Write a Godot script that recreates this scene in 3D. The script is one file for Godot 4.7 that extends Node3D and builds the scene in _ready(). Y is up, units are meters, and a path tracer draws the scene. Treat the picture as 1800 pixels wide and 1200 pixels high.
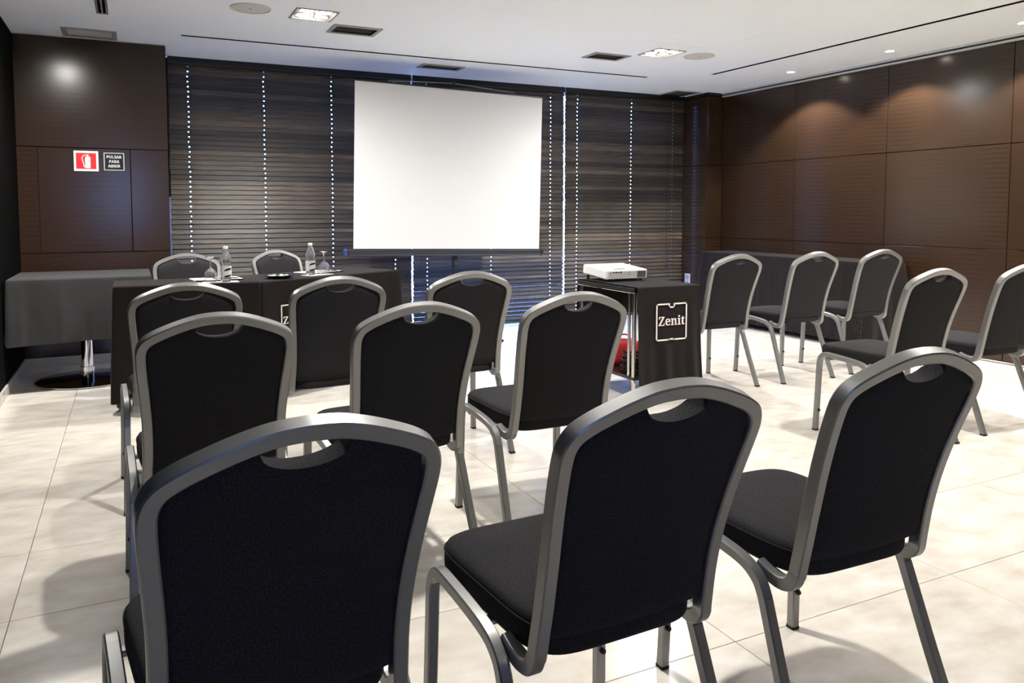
extends Node3D
# A hotel meeting room: rows of banquet chairs face a small head table and a projection screen in front of wooden blinds.
# World: x runs along the window wall, z towards the viewer, the floor is y = 0, the camera stands over the origin.

const CEIL := 2.55
const ROOM_L := -0.77
const ROOM_R := 6.2
const BLIND_Z := -7.2
const PANEL_Z := -6.75
const REAR_Z := 2.5

# ------------------------------------------------------------------ mesh building
class MB:
	var v := PackedVector3Array()
	var n := PackedVector3Array()
	var u := PackedVector2Array()

	func tri(a: Vector3, b: Vector3, c: Vector3, na: Vector3, nb: Vector3, nc: Vector3, ua := Vector2.ZERO, ub := Vector2.ZERO, uc := Vector2.ZERO) -> void:
		var g := (b - a).cross(c - a)
		if g.length_squared() < 1e-16:
			return
		if g.dot(na + nb + nc) > 0.0:
			v.append_array([a, c, b]); n.append_array([na, nc, nb]); u.append_array([ua, uc, ub])
		else:
			v.append_array([a, b, c]); n.append_array([na, nb, nc]); u.append_array([ua, ub, uc])

	func quad(a: Vector3, b: Vector3, c: Vector3, d: Vector3, nn: Vector3) -> void:
		tri(a, b, c, nn, nn, nn, Vector2(0, 0), Vector2(1, 0), Vector2(1, 1))
		tri(a, c, d, nn, nn, nn, Vector2(0, 0), Vector2(1, 1), Vector2(0, 1))

	func box(at: Vector3, size: Vector3, bev := 0.0, basis := Basis()) -> void:
		var h := size / 2.0
		var b: float = minf(bev, minf(h.x, minf(h.y, h.z)) * 0.98)
		for ax in 3:
			var a1 := (ax + 1) % 3
			var a2 := (ax + 2) % 3
			for s in [-1.0, 1.0]:
				var nn := Vector3.ZERO
				nn[ax] = s
				var p := []
				for k in [[-1, -1], [1, -1], [1, 1], [-1, 1]]:
					var q := Vector3.ZERO
					q[ax] = s * h[ax]
					q[a1] = k[0] * (h[a1] - b)
					q[a2] = k[1] * (h[a2] - b)
					p.append(at + basis * q)
				quad(p[0], p[1], p[2], p[3], basis * nn)
		if b <= 0.0:
			return
		for ax in 3:
			var a1 := (ax + 1) % 3
			var a2 := (ax + 2) % 3
			for s1 in [-1.0, 1.0]:
				for s2 in [-1.0, 1.0]:
					var p := []
					for k in [[-1, 0], [1, 0], [1, 1], [-1, 1]]:
						var q := Vector3.ZERO
						q[ax] = k[0] * (h[ax] - b)
						q[a1] = s1 * (h[a1] - (0.0 if k[1] == 0 else b))
						q[a2] = s2 * (h[a2] - (b if k[1] == 0 else 0.0))
						p.append(at + basis * q)
					var nn := Vector3.ZERO
					nn[a1] = s1
					nn[a2] = s2
					quad(p[0], p[1], p[2], p[3], basis * nn.normalized())
		for sx in [-1.0, 1.0]:
			for sy in [-1.0, 1.0]:
				for sz in [-1.0, 1.0]:
					var e := Vector3(sx, sy, sz)
					var nn: Vector3 = basis * e.normalized()
					var p := []
					for ax in 3:
						var q: Vector3 = e * (h - Vector3(b, b, b))
						q[ax] = e[ax] * h[ax]
						p.append(at + basis * q)
					tri(p[0], p[1], p[2], nn, nn, nn)

	# A rectangular tube of width w (along side) and depth d (along ref) swept along a path.
	func sweep(path: Array, refs: Array, w: float, d: float, bev: float, caps := true) -> void:
		var prof := []
		var pn := []
		var hw := w / 2.0
		var hd := d / 2.0
		for e in [[1, 1], [-1, 1], [-1, -1], [1, -1]]:
			var c1 := Vector2(e[0] * hw, e[1] * (hd - bev))
			var c2 := Vector2(e[0] * (hw - bev), e[1] * hd)
			if e[0] * e[1] > 0:
				prof.append_array([c1, c2])
			else:
				prof.append_array([c2, c1])
		for i in 8:
			var t: Vector2 = prof[(i + 1) % 8] - prof[i]
			pn.append(Vector2(t.y, -t.x).normalized())
		var rings := []
		var frames := []
		for i in path.size():
			var t: Vector3 = (path[mini(i + 1, path.size() - 1)] - path[maxi(i - 1, 0)]).normalized()
			var r: Vector3 = refs[i] if refs.size() > 1 else refs[0]
			r = (r - t * r.dot(t)).normalized()
			var s := t.cross(r).normalized()
			frames.append([s, r, t])
			var ring := []
			for q in prof:
				ring.append(path[i] + s * q.x + r * q.y)
			rings.append(ring)
		for i in path.size() - 1:
			for k in 8:
				var k2 := (k + 1) % 8
				var m: Vector2 = pn[k]
				var n0: Vector3 = frames[i][0] * m.x + frames[i][1] * m.y
				var n1: Vector3 = frames[i + 1][0] * m.x + frames[i + 1][1] * m.y
				tri(rings[i][k], rings[i][k2], rings[i + 1][k2], n0, n0, n1)
				tri(rings[i][k], rings[i + 1][k2], rings[i + 1][k], n0, n1, n1)
		if caps:
			for e in [0, path.size() - 1]:
				var nn: Vector3 = frames[e][2] * (-1.0 if e == 0 else 1.0)
				for k in range(1, 7):
					tri(rings[e][0], rings[e][k], rings[e][k + 1], nn, nn, nn)

	# A round tube along a path.
	func tube(path: Array, r: float, sides := 10, caps := true) -> void:
		var rings := []
		var nrm := []
		var up := Vector3(0.31, 0.9, 0.27)
		for i in path.size():
			var t: Vector3 = (path[mini(i + 1, path.size() - 1)] - path[maxi(i - 1, 0)]).normalized()
			up = (up - t * up.dot(t)).normalized()
			var s := t.cross(up)
			var ring := []
			var rn := []
			for k in sides:
				var a := TAU * k / sides
				var dir := s * cos(a) + up * sin(a)
				ring.append(path[i] + dir * r)
				rn.append(dir)
			rings.append(ring)
			nrm.append(rn)
		for i in path.size() - 1:
			for k in sides:
				var k2 := (k + 1) % sides
				tri(rings[i][k], rings[i][k2], rings[i + 1][k2], nrm[i][k], nrm[i][k2], nrm[i + 1][k2])
				tri(rings[i][k], rings[i + 1][k2], rings[i + 1][k], nrm[i][k], nrm[i + 1][k2], nrm[i + 1][k])
		if caps:
			for e in [0, path.size() - 1]:
				var o: int = 1 if e == 0 else path.size() - 2
				var nn: Vector3 = (path[e] - path[o]).normalized()
				for k in range(1, sides - 1):
					tri(rings[e][0], rings[e][k], rings[e][k + 1], nn, nn, nn)

	# Profile of [radius, height] pairs turned about the y axis through at; outside is on the right of the profile's direction upwards.
	func lathe(prof: Array, sides := 24, at := Vector3.ZERO, hard := 35.0) -> void:
		for i in prof.size() - 1:
			var a := Vector2(prof[i][0], prof[i][1])
			var b := Vector2(prof[i + 1][0], prof[i + 1][1])
			var t := b - a
			if t.length() < 1e-7:
				continue
			var nm := Vector2(t.y, -t.x).normalized()
			var na := nm
			var nb := nm
			if i > 0:
				var tp := a - Vector2(prof[i - 1][0], prof[i - 1][1])
				var np := Vector2(tp.y, -tp.x).normalized()
				if tp.length() > 1e-7 and rad_to_deg(acos(clampf(np.dot(nm), -1, 1))) < hard:
					na = (np + nm).normalized()
			if i < prof.size() - 2:
				var tq := Vector2(prof[i + 2][0], prof[i + 2][1]) - b
				var nq := Vector2(tq.y, -tq.x).normalized()
				if tq.length() > 1e-7 and rad_to_deg(acos(clampf(nq.dot(nm), -1, 1))) < hard:
					nb = (nq + nm).normalized()
			for k in sides:
				var c0 := Vector3(cos(TAU * k / sides), 0, sin(TAU * k / sides))
				var c1 := Vector3(cos(TAU * (k + 1) / sides), 0, sin(TAU * (k + 1) / sides))
				var p00 := at + c0 * a.x + Vector3(0, a.y, 0)
				var p01 := at + c1 * a.x + Vector3(0, a.y, 0)
				var p10 := at + c0 * b.x + Vector3(0, b.y, 0)
				var p11 := at + c1 * b.x + Vector3(0, b.y, 0)
				var n00 := c0 * na.x + Vector3(0, na.y, 0)
				var n01 := c1 * na.x + Vector3(0, na.y, 0)
				var n10 := c0 * nb.x + Vector3(0, nb.y, 0)
				var n11 := c1 * nb.x + Vector3(0, nb.y, 0)
				tri(p00, p01, p11, n00, n01, n11)
				tri(p00, p11, p10, n00, n11, n10)

	# A grid of points; normals are smooth and point to the side of out(i, j) when given, else along flip * (du x dv).
	func grid(p: Array, hint: Callable, closed := false) -> void:
		var rows := p.size()
		var cols: int = p[0].size()
		var nn := []
		for i in rows:
			var line := []
			for j in cols:
				var j0: int = (j - 1 + cols) % cols if closed else maxi(j - 1, 0)
				var j1: int = (j + 1) % cols if closed else mini(j + 1, cols - 1)
				var du: Vector3 = p[mini(i + 1, rows - 1)][j] - p[maxi(i - 1, 0)][j]
				var dv: Vector3 = p[i][j1] - p[i][j0]
				var g := du.cross(dv).normalized()
				var h: Vector3 = hint.call(p[i][j])
				if g.dot(h) < 0.0:
					g = -g
				if g.length() < 0.5:
					g = h.normalized()
				line.append(g)
			nn.append(line)
		for i in rows - 1:
			for j in (cols if closed else cols - 1):
				var j2: int = (j + 1) % cols
				tri(p[i][j], p[i][j2], p[i + 1][j2], nn[i][j], nn[i][j2], nn[i + 1][j2])
				tri(p[i][j], p[i + 1][j2], p[i + 1][j], nn[i][j], nn[i + 1][j2], nn[i + 1][j])

	# A flat polygon (list of 2D points) raised to a plate between two planes.
	func plate(poly: PackedVector2Array, base: Transform3D, depth: float) -> void:
		var idx := Geometry2D.triangulate_polygon(poly)
		var z := base.basis.z.normalized()
		for i in range(0, idx.size(), 3):
			var q := []
			for k in 3:
				q.append(base * Vector3(poly[idx[i + k]].x, poly[idx[i + k]].y, depth))
			tri(q[0], q[1], q[2], z, z, z)
			for k in 3:
				q[k] = base * Vector3(poly[idx[i + k]].x, poly[idx[i + k]].y, 0)
			tri(q[0], q[1], q[2], -z, -z, -z)
		var area := 0.0
		for i in poly.size():
			area += poly[i].cross(poly[(i + 1) % poly.size()])
		for i in poly.size():
			var a := poly[i]
			var b := poly[(i + 1) % poly.size()]
			var t := (b - a).normalized() * signf(area)
			var nn: Vector3 = (base.basis * Vector3(t.y, -t.x, 0)).normalized()
			quad(base * Vector3(a.x, a.y, 0), base * Vector3(b.x, b.y, 0), base * Vector3(b.x, b.y, depth), base * Vector3(a.x, a.y, depth), nn)

	func mesh() -> ArrayMesh:
		var arr := []
		arr.resize(Mesh.ARRAY_MAX)
		arr[Mesh.ARRAY_VERTEX] = v
		arr[Mesh.ARRAY_NORMAL] = n
		arr[Mesh.ARRAY_TEX_UV] = u
		var m := ArrayMesh.new()
		m.add_surface_from_arrays(Mesh.PRIMITIVE_TRIANGLES, arr)
		return m

var rng := RandomNumberGenerator.new()
var M := {}          # materials by name
var taken := {}

func numbered(called: String) -> String:
	if not taken.has(called):
		taken[called] = 0
		return called
	taken[called] += 1
	return "%s_%03d" % [called, taken[called]]

func part(called: String, shape, m: Material, parent: Node) -> MeshInstance3D:
	var o := MeshInstance3D.new()
	o.name = called
	o.mesh = shape.mesh() if shape is MB else shape
	o.material_override = m
	parent.add_child(o, true)
	return o

func tag(o: Node, label: String, category: String, group := "") -> void:
	o.set_meta("label", label)
	o.set_meta("category", category)
	if group:
		o.set_meta("group", group)

func thing(called: String, label: String, category: String, at := Vector3.ZERO, turn := 0.0, group := "") -> Node3D:
	var o := Node3D.new()
	o.name = numbered(called)
	add_child(o)
	o.position = at
	o.rotation.y = turn
	tag(o, label, category, group)
	return o

func solo(called: String, shape, m: Material, label: String, category: String, at := Vector3.ZERO, turn := 0.0, group := "") -> MeshInstance3D:
	var o := part(numbered(called), shape, m, self)
	o.position = at
	o.rotation.y = turn
	tag(o, label, category, group)
	return o

func structure(called: String, shape, m: Material, label := "") -> MeshInstance3D:
	var o := part(called, shape, m, self)
	o.set_meta("kind", "structure")
	if label:
		o.set_meta("label", label)
	return o

func mb_box(at: Vector3, size: Vector3, bev := 0.0, basis := Basis()) -> MB:
	var m := MB.new()
	m.box(at, size, bev, basis)
	return m

func smooth(pts: Array, per := 6) -> Array:      # Catmull-Rom through the points
	var out := []
	for i in pts.size() - 1:
		var p0 = pts[maxi(i - 1, 0)]
		var p1 = pts[i]
		var p2 = pts[i + 1]
		var p3 = pts[mini(i + 2, pts.size() - 1)]
		for k in per:
			var t := float(k) / per
			out.append(0.5 * ((2.0 * p1) + (p2 - p0) * t + (2.0 * p0 - 5.0 * p1 + 4.0 * p2 - p3) * t * t + (3.0 * p1 - 3.0 * p2 + p3 - p0) * t * t * t))
	out.append(pts[-1])
	return out

# ------------------------------------------------------------------ materials
func flat_mat(c: Color, rough := 0.6, metal := 0.0, spec := 0.5) -> StandardMaterial3D:
	var m := StandardMaterial3D.new()
	m.albedo_color = c
	m.roughness = rough
	m.metallic = metal
	m.metallic_specular = spec
	return m

func noise_image(size: int, seed_: int, freq: float, octaves: int, ramp: Array, stretch := 1, warp := 0.0) -> ImageTexture:
	# ramp: [[position, Color], ...]; stretch squeezes the pattern along v so that it reads as grain along u
	var f := FastNoiseLite.new()
	f.seed = seed_
	f.noise_type = FastNoiseLite.TYPE_SIMPLEX_SMOOTH
	f.frequency = freq
	f.fractal_octaves = octaves
	f.fractal_gain = 0.55
	if warp > 0.0:
		f.domain_warp_enabled = true
		f.domain_warp_amplitude = warp
		f.domain_warp_frequency = freq * 0.7
	var raw := f.get_seamless_image(size, size * stretch, false, false, 0.2)
	if stretch > 1:
		raw.resize(size, size, Image.INTERPOLATE_LANCZOS)
		pass
	raw.convert(Image.FORMAT_L8)
	var data := raw.get_data()
	var g := Gradient.new()
	g.offsets = PackedFloat32Array(ramp.map(func(r): return r[0]))
	g.colors = PackedColorArray(ramp.map(func(r): return r[1]))
	var lut := []
	for i in 256:
		lut.append(g.sample(i / 255.0))
	var bytes := PackedByteArray()
	bytes.resize(size * size * 3)
	for i in size * size:
		var c: Color = lut[data[i]]
		bytes[i * 3] = int(c.r * 255.0)
		bytes[i * 3 + 1] = int(c.g * 255.0)
		bytes[i * 3 + 2] = int(c.b * 255.0)
	return ImageTexture.create_from_image(Image.create_from_data(size, size, false, Image.FORMAT_RGB8, bytes))

func tri_mat(tex: Texture2D, scale: Vector3, offset: Vector3, rough: float, world := false) -> StandardMaterial3D:
	var m := StandardMaterial3D.new()
	m.albedo_texture = tex
	m.uv1_triplanar = true
	m.uv1_world_triplanar = world
	m.uv1_scale = scale
	m.uv1_offset = offset
	m.roughness = rough
	return m

func make_materials() -> void:
	var marble := noise_image(1024, 11, 0.006, 6, [[0.0, Color(0.77, 0.735, 0.68)], [0.3, Color(0.82, 0.79, 0.745)], [0.5, Color(0.845, 0.82, 0.775)], [0.75, Color(0.87, 0.85, 0.815)], [1.0, Color(0.90, 0.885, 0.86)]], 1, 30.0)
	M.marble = []
	for i in 8:
		var m := tri_mat(marble, Vector3(0.6, 0.6, 1.1), Vector3(i * 0.37, i * 0.21, i * 0.53), 0.2)
		m.metallic_specular = 0.5
		M.marble.append(m)
	M.grout = flat_mat(Color(0.62, 0.57, 0.5), 0.9)
	var veneer := noise_image(512, 5, 0.012, 5, [[0.0, Color(0.162, 0.111, 0.072)], [0.4, Color(0.19, 0.132, 0.087)], [0.65, Color(0.205, 0.144, 0.095)], [1.0, Color(0.24, 0.171, 0.115)]])
	M.veneer = []
	for i in 5:
		var m := tri_mat(veneer, Vector3(0.22, 26.0, 0.22), Vector3(i * 0.31, i * 0.47, i * 0.19), 0.2)
		m.metallic_specular = 0.5
		M.veneer.append(m)
	M.backing = flat_mat(Color(0.03, 0.022, 0.02), 0.8)
	M.slat = []
	for i in 6:
		var k: float = [0.75, 1.0, 1.2, 0.9, 1.45, 1.1][i]
		var t := noise_image(256, 40 + i, 0.02, 4, [[0.0, Color(0.145, 0.125, 0.104) * k], [0.45, Color(0.24, 0.207, 0.17) * k], [0.7, Color(0.29, 0.25, 0.203) * k], [1.0, Color(0.37, 0.315, 0.25) * k]])
		var m := tri_mat(t, Vector3(0.5, 14.0, 14.0), Vector3(i * 0.3, i * 0.17, 0), 0.42)
		M.slat.append(m)
	M.ceiling = flat_mat(Color(0.94, 0.955, 0.953), 0.9)
	M.left_wall = tri_mat(noise_image(256, 21, 0.02, 4, [[0.0, Color(0.03, 0.03, 0.03)], [1.0, Color(0.065, 0.065, 0.064)]]), Vector3(0.5, 4, 0.5), Vector3.ZERO, 0.95)
	M.left_wall.metallic_specular = 0.15
	M.rear_wall = flat_mat(Color(0.55, 0.5, 0.46), 0.85)
	M.frame = flat_mat(Color(0.55, 0.55, 0.545), 0.38, 0.7)
	var weave := noise_image(512, 31, 0.16, 3, [[0.0, Color(0.07, 0.068, 0.072)], [0.5, Color(0.155, 0.152, 0.158)], [1.0, Color(0.30, 0.295, 0.305)]])
	M.velvet = tri_mat(weave, Vector3(3, 3, 3), Vector3.ZERO, 0.9)
	M.velvet.metallic_specular = 0.2
	M.velvet.rim_enabled = true
	M.velvet.rim = 0.04
	M.rubber = flat_mat(Color(0.04, 0.04, 0.042), 0.7)
	var cloth := noise_image(512, 33, 0.2, 2, [[0.0, Color(0.108, 0.096, 0.096)], [1.0, Color(0.165, 0.147, 0.146)]])
	M.cloth = tri_mat(cloth, Vector3(4, 4, 4), Vector3.ZERO, 0.9)
	M.cloth.metallic_specular = 0.2
	M.cloth.rim_enabled = true
	M.cloth.rim = 0.12
	var cloth2 := noise_image(512, 34, 0.2, 2, [[0.0, Color(0.20, 0.20, 0.203)], [1.0, Color(0.29, 0.29, 0.293)]])
	M.cloth_grey = tri_mat(cloth2, Vector3(4, 4, 4), Vector3.ZERO, 0.9)
	M.cloth_grey.metallic_specular = 0.2
	M.cloth_grey.rim_enabled = true
	M.cloth_grey.rim = 0.12
	M.print = flat_mat(Color(0.93, 0.89, 0.87), 0.8)
	M.chrome = flat_mat(Color(0.85, 0.84, 0.82), 0.08, 1.0)
	M.steel = flat_mat(Color(0.62, 0.62, 0.61), 0.3, 0.9)
	M.black = flat_mat(Color(0.05, 0.05, 0.052), 0.35)
	M.black_gloss = flat_mat(Color(0.035, 0.035, 0.037), 0.12)
	M.white = flat_mat(Color(0.92, 0.92, 0.915), 0.5)
	M.white_gloss = flat_mat(Color(0.93, 0.93, 0.93), 0.3)
	M.screen = flat_mat(Color(0.865, 0.87, 0.87), 0.95, 0.0, 0.1)
	M.case = flat_mat(Color(0.25, 0.255, 0.25), 0.4, 0.5)
	M.blue_cap = flat_mat(Color(0.25, 0.3, 0.55), 0.4)
	M.vent = flat_mat(Color(0.62, 0.61, 0.59), 0.5, 0.3)
	M.vent_dark = flat_mat(Color(0.2, 0.19, 0.18), 0.8)
	M.blade = flat_mat(Color(0.42, 0.40, 0.38), 0.6)
	M.vent_pale = flat_mat(Color(0.78, 0.76, 0.71), 0.6)
	M.speaker = flat_mat(Color(0.78, 0.765, 0.735), 0.8)
	M.red = flat_mat(Color(0.86, 0.10, 0.12), 0.5)
	M.red_bag = flat_mat(Color(0.80, 0.16, 0.15), 0.6)
	M.glass = flat_mat(Color(1, 1, 1, 0.04), 0.02)
	M.glass.transparency = BaseMaterial3D.TRANSPARENCY_ALPHA
	M.glass.refraction_enabled = true
	M.glass.refraction_scale = 0.05
	M.pane = flat_mat(Color(0.95, 0.98, 1.0, 0.08), 0.02)
	M.pane.transparency = BaseMaterial3D.TRANSPARENCY_ALPHA
	M.paper = flat_mat(Color(0.9, 0.9, 0.89), 0.8)
	M.foil = flat_mat(Color(0.82, 0.83, 0.82), 0.3, 0.5)
	M.alu = flat_mat(Color(0.8, 0.8, 0.8), 0.35, 0.4)
	M.glow = flat_mat(Color(1, 1, 1), 0.5)
	M.glow.emission_enabled = true
	M.glow.emission = Color(1.0, 0.95, 0.88)
	M.glow.emission_energy_multiplier = 50.0

# ------------------------------------------------------------------ chairs
func back_z(y: float) -> float:     # the lean of the back frame: centre line of the tube
	var c := [[0.40, 0.194], [0.44, 0.200], [0.56, 0.222], [0.68, 0.253], [0.816, 0.300], [0.92, 0.340], [0.96, 0.356]]
	for i in c.size() - 1:
		if y <= c[i + 1][0] or i == c.size() - 2:
			var t: float = (y - c[i][0]) / (c[i + 1][0] - c[i][0])
			var m0: float = (c[i + 1][1] - c[maxi(i - 1, 0)][1]) / (c[i + 1][0] - c[maxi(i - 1, 0)][0])
			var m1: float = (c[mini(i + 2, c.size() - 1)][1] - c[i][1]) / (c[mini(i + 2, c.size() - 1)][0] - c[i][0])
			var d: float = c[i + 1][0] - c[i][0]
			return (2 * t * t * t - 3 * t * t + 1) * c[i][1] + (t * t * t - 2 * t * t + t) * d * m0 + (-2 * t * t * t + 3 * t * t) * c[i + 1][1] + (t * t * t - t * t) * d * m1
	return 0.2

func make_chair() -> Node3D:
	var t := Node3D.new()
	var tw := 0.027
	# back frame: hook, stile, shoulder, crest, and the same mirrored
	var hook := [Vector3(0.1975, 0.408, 0.098), Vector3(0.1965, 0.4, 0.118), Vector3(0.195, 0.394, 0.137), Vector3(0.1935, 0.391, 0.156), Vector3(0.192, 0.394, 0.175), Vector3(0.192, 0.405, 0.19), Vector3(0.192, 0.423, 0.1975)]
	var outl := [Vector2(0.1885, 0.45), Vector2(0.1858, 0.52), Vector2(0.1870, 0.60), Vector2(0.1925, 0.68), Vector2(0.1990, 0.75), Vector2(0.2025, 0.80), Vector2(0.2008, 0.826), Vector2(0.1905, 0.8475), Vector2(0.168, 0.863), Vector2(0.135, 0.8775), Vector2(0.09, 0.8935), Vector2(0.045, 0.9045), Vector2(0.0, 0.9075)]
	var half := []
	for p in smooth(hook, 3):
		half.append(p)
	half.pop_back()
	for p in smooth([Vector2(0.19, 0.423)] + outl, 4):
		half.append(Vector3(p.x, p.y, back_z(p.y) if p.y > 0.44 else lerpf(0.1975, back_z(0.45), (p.y - 0.423) / 0.027)))
	var path := []
	for p in half:
		path.append(p)
	for i in range(half.size() - 2, -1, -1):
		path.append(Vector3(-half[i].x, half[i].y, half[i].z))
	var refs := []
	for i in path.size():
		var p: Vector3 = path[i]
		if p.y < 0.44:
			var d: Vector3 = (path[mini(i + 1, path.size() - 1)] - path[maxi(i - 1, 0)]).normalized()
			var r := d.cross(Vector3.RIGHT) * (1.0 if i < path.size() / 2.0 else -1.0)
			refs.append(-r if r.z + (-r.y) < 0.0 else r)
		else:
			var s := (back_z(p.y + 0.01) - back_z(p.y - 0.01)) / 0.02
			refs.append(Vector3(0, -s, 1).normalized())
	var f := MB.new()
	f.sweep(path, refs, tw, 0.03, 0.003)
	part("back_frame", f, M.frame, t)
	# backrest pad inside the frame
	var inner := []      # the frame's inner edge: x, y going up to the crest
	for p in half:
		if p.y > 0.446:
			inner.append(p)
	var top_at := func(x: float) -> float:
		# height of the tube's inner edge over x
		var best := 0.80
		for i in range(inner.size() - 1):
			var a: Vector3 = inner[i]
			var b: Vector3 = inner[i + 1]
			if a.y < 0.80:
				continue
			var d := Vector2(b.x - a.x, b.y - a.y).normalized()
			var off := Vector2(-d.y, d.x) * (tw / 2.0 - 0.001)
			var ax := a.x + off.x
			var bx := b.x + off.x
			if x <= ax and x >= bx:
				best = lerpf(a.y + off.y, b.y + off.y, (ax - x) / maxf(ax - bx, 1e-6))
		return best
	var side_at := func(y: float) -> float:
		for i in range(inner.size() - 1):
			if inner[i].y <= y and inner[i + 1].y >= y:
				return lerpf(inner[i].x, inner[i + 1].x, (y - inner[i].y) / maxf(inner[i + 1].y - inner[i].y, 1e-6)) - tw / 2.0 + 0.001
		return inner[0].x - tw / 2.0 + 0.001
	var cols := 57
	var rows := 26
	var rear := []
	var front := []
	var ymax: float = 0.80
	for i in rows:
		var lr := []
		var lf := []
		var vv := float(i) / (rows - 1)
		for j in cols:
			var uu := -1.0 + 2.0 * j / (cols - 1)
			var x_top: float = absf(uu) * 0.189
			var yt: float = top_at.call(minf(x_top, 0.1887)) if x_top < 0.1887 else ymax
			var scoop := 0.0
			if x_top < 0.067:
				scoop = sqrt(maxf(0.0, 1.0 - pow(x_top / 0.067, 2.0)))
				yt -= 0.043 * scoop
			var yb := 0.452 - 0.006 * (1.0 - uu * uu)
			var y: float = lerpf(yb, yt, vv)
			var hw: float = side_at.call(minf(y, ymax))
			var x := uu * (hw if y < ymax else 0.189)
			var e: float = maxf(absf(uu), absf(2.0 * vv - 1.0) if vv < 0.5 else (2.0 * vv - 1.0) * (1.0 - 0.35 * minf(scoop * 2.0, 1.0)))
			var fade := pow(1.0 - pow(e, 10.0), 0.5)
			var belly := 1.0 - uu * uu
			lr.append(Vector3(x, y, back_z(y) + 0.004 + 0.008 * fade + 0.006 * belly))
			lf.append(Vector3(x, y, back_z(y) - 0.010 - 0.020 * fade - 0.006 * belly))
		rear.append(lr)
		front.append(lf)
	var pad := MB.new()
	pad.grid(rear, func(_p): return Vector3(0, 0, 1))
	pad.grid(front, func(_p): return Vector3(0, 0, -1))
	for e in 4:
		var a := []
		var b := []
		if e < 2:
			var j: int = 0 if e == 0 else cols - 1
			for i in rows:
				a.append(rear[i][j]); b.append(front[i][j])
		else:
			var i: int = 0 if e == 2 else rows - 1
			for j in cols:
				a.append(rear[i][j]); b.append(front[i][j])
		var out: Vector3 = [Vector3.LEFT, Vector3.RIGHT, Vector3.DOWN, Vector3.UP][e]
		var mid := []
		for k in a.size():
			mid.append((a[k] + b[k]) / 2.0 + out * 0.002)
		pad.grid([a, mid, b], func(_p): return out)
	part("backrest", pad, M.velvet, t)
	# seat cushion
	var outline := []
	var nn := 64
	for i in nn:
		var a := TAU * i / nn
		var c := cos(a)
		var s := sin(a)
		var ex := 0.36
		var px := signf(c) * pow(absf(c), ex)
		var pz := signf(s) * pow(absf(s), ex)
		var wide := lerpf(0.207, 0.188, (pz + 1.0) / 2.0)
		outline.append(Vector3(px * wide, 0, pz * 0.225 - 0.018))
	var rings := []
	for k in [[0.93, 0.408], [0.985, 0.410], [1.0, 0.418], [1.003, 0.435], [1.0, 0.452], [0.992, 0.462], [0.975, 0.470], [0.94, 0.4755], [0.85, 0.480], [0.6, 0.4845], [0.3, 0.4865], [0.04, 0.487], [0.0004, 0.487]]:
		var ring := []
		for p in outline:
			ring.append(Vector3(p.x * k[0], k[1], (p.z + 0.018) * k[0] - 0.018))
		rings.append(ring)
	var seat := MB.new()
	seat.grid(rings, func(p): return Vector3(p.x, (p.y - 0.44) * 12.0, p.z))
	for ring in [rings[0]]:
		for i in range(1, nn - 1):
			seat.tri(ring[0], ring[i], ring[i + 1], Vector3.DOWN, Vector3.DOWN, Vector3.DOWN)
	# close the ring
	var last := []
	for r in rings:
		last.append([r[nn - 1], r[0]])
	seat.grid(last, func(p): return Vector3(p.x, (p.y - 0.44) * 12.0, p.z))
	var seat_o := part("seat", seat, M.velvet, t)
	var pip := []
	for i in nn + 1:
		var p: Vector3 = outline[i % nn]
		pip.append(Vector3(p.x * 0.999, 0.4585, (p.z + 0.018) * 0.999 - 0.018))
	var piping := MB.new()
	piping.tube(pip, 0.0022, 6, false)
	part("piping", piping, M.velvet, seat_o)
	# legs and seat rails, one bent square tube on either side
	for s in [-1.0, 1.0]:
		var lower := [Vector3(0.231, 0.006, -0.205), Vector3(0.2265, 0.2, -0.199), Vector3(0.2235, 0.372, -0.194)]
		var bend := smooth([Vector3(0.2235, 0.372, -0.194), Vector3(0.223, 0.398, -0.189), Vector3(0.2225, 0.419, -0.174), Vector3(0.222, 0.428, -0.152), Vector3(0.222, 0.428, -0.12)], 3)
		var rail := smooth([Vector3(0.222, 0.428, -0.12), Vector3(0.222, 0.424, -0.04), Vector3(0.222, 0.416, 0.045), Vector3(0.222, 0.404, 0.092), Vector3(0.2225, 0.381, 0.124), Vector3(0.2235, 0.35, 0.142)], 4)
		var rear_leg := [Vector3(0.2235, 0.35, 0.142), Vector3(0.2295, 0.18, 0.205), Vector3(0.237, 0.006, 0.272)]
		var sx := func(a: Array) -> Array: return a.map(func(p): return Vector3(p.x * s, p.y, p.z))
		var fl := MB.new()
		fl.sweep(sx.call([lower[0], lower[1]] + bend), [Vector3.RIGHT], 0.0255, 0.0255, 0.003)
		var leg := part("leg", fl, M.frame, t)
		part("foot_cap", mb_box(Vector3(0.2311 * s, 0.005, -0.2052), Vector3(0.027, 0.010, 0.027), 0.002), M.rubber, leg)
		var bump := MB.new()
		bump.lathe([[0.0, 0.010], [0.005, 0.010], [0.0075, 0.006], [0.0075, 0.0]], 12)
		var bo := part("bumper", bump, M.rubber, leg)
		bo.rotation.x = PI / 2
		bo.position = Vector3(0.2285 * s, 0.115, -0.2015 + 0.0127)
		var rl := MB.new()
		rl.sweep(sx.call(rail), [Vector3.RIGHT], 0.0255, 0.0255, 0.003)
		part("seat_rail", rl, M.frame, t)
		var bl := MB.new()
		bl.sweep(sx.call(rear_leg), [Vector3.RIGHT], 0.0255, 0.0255, 0.003)
		var leg2 := part("leg", bl, M.frame, t)
		part("foot_cap", mb_box(Vector3(0.2371 * s, 0.005, 0.2733), Vector3(0.027, 0.010, 0.028), 0.002), M.rubber, leg2)
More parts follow.
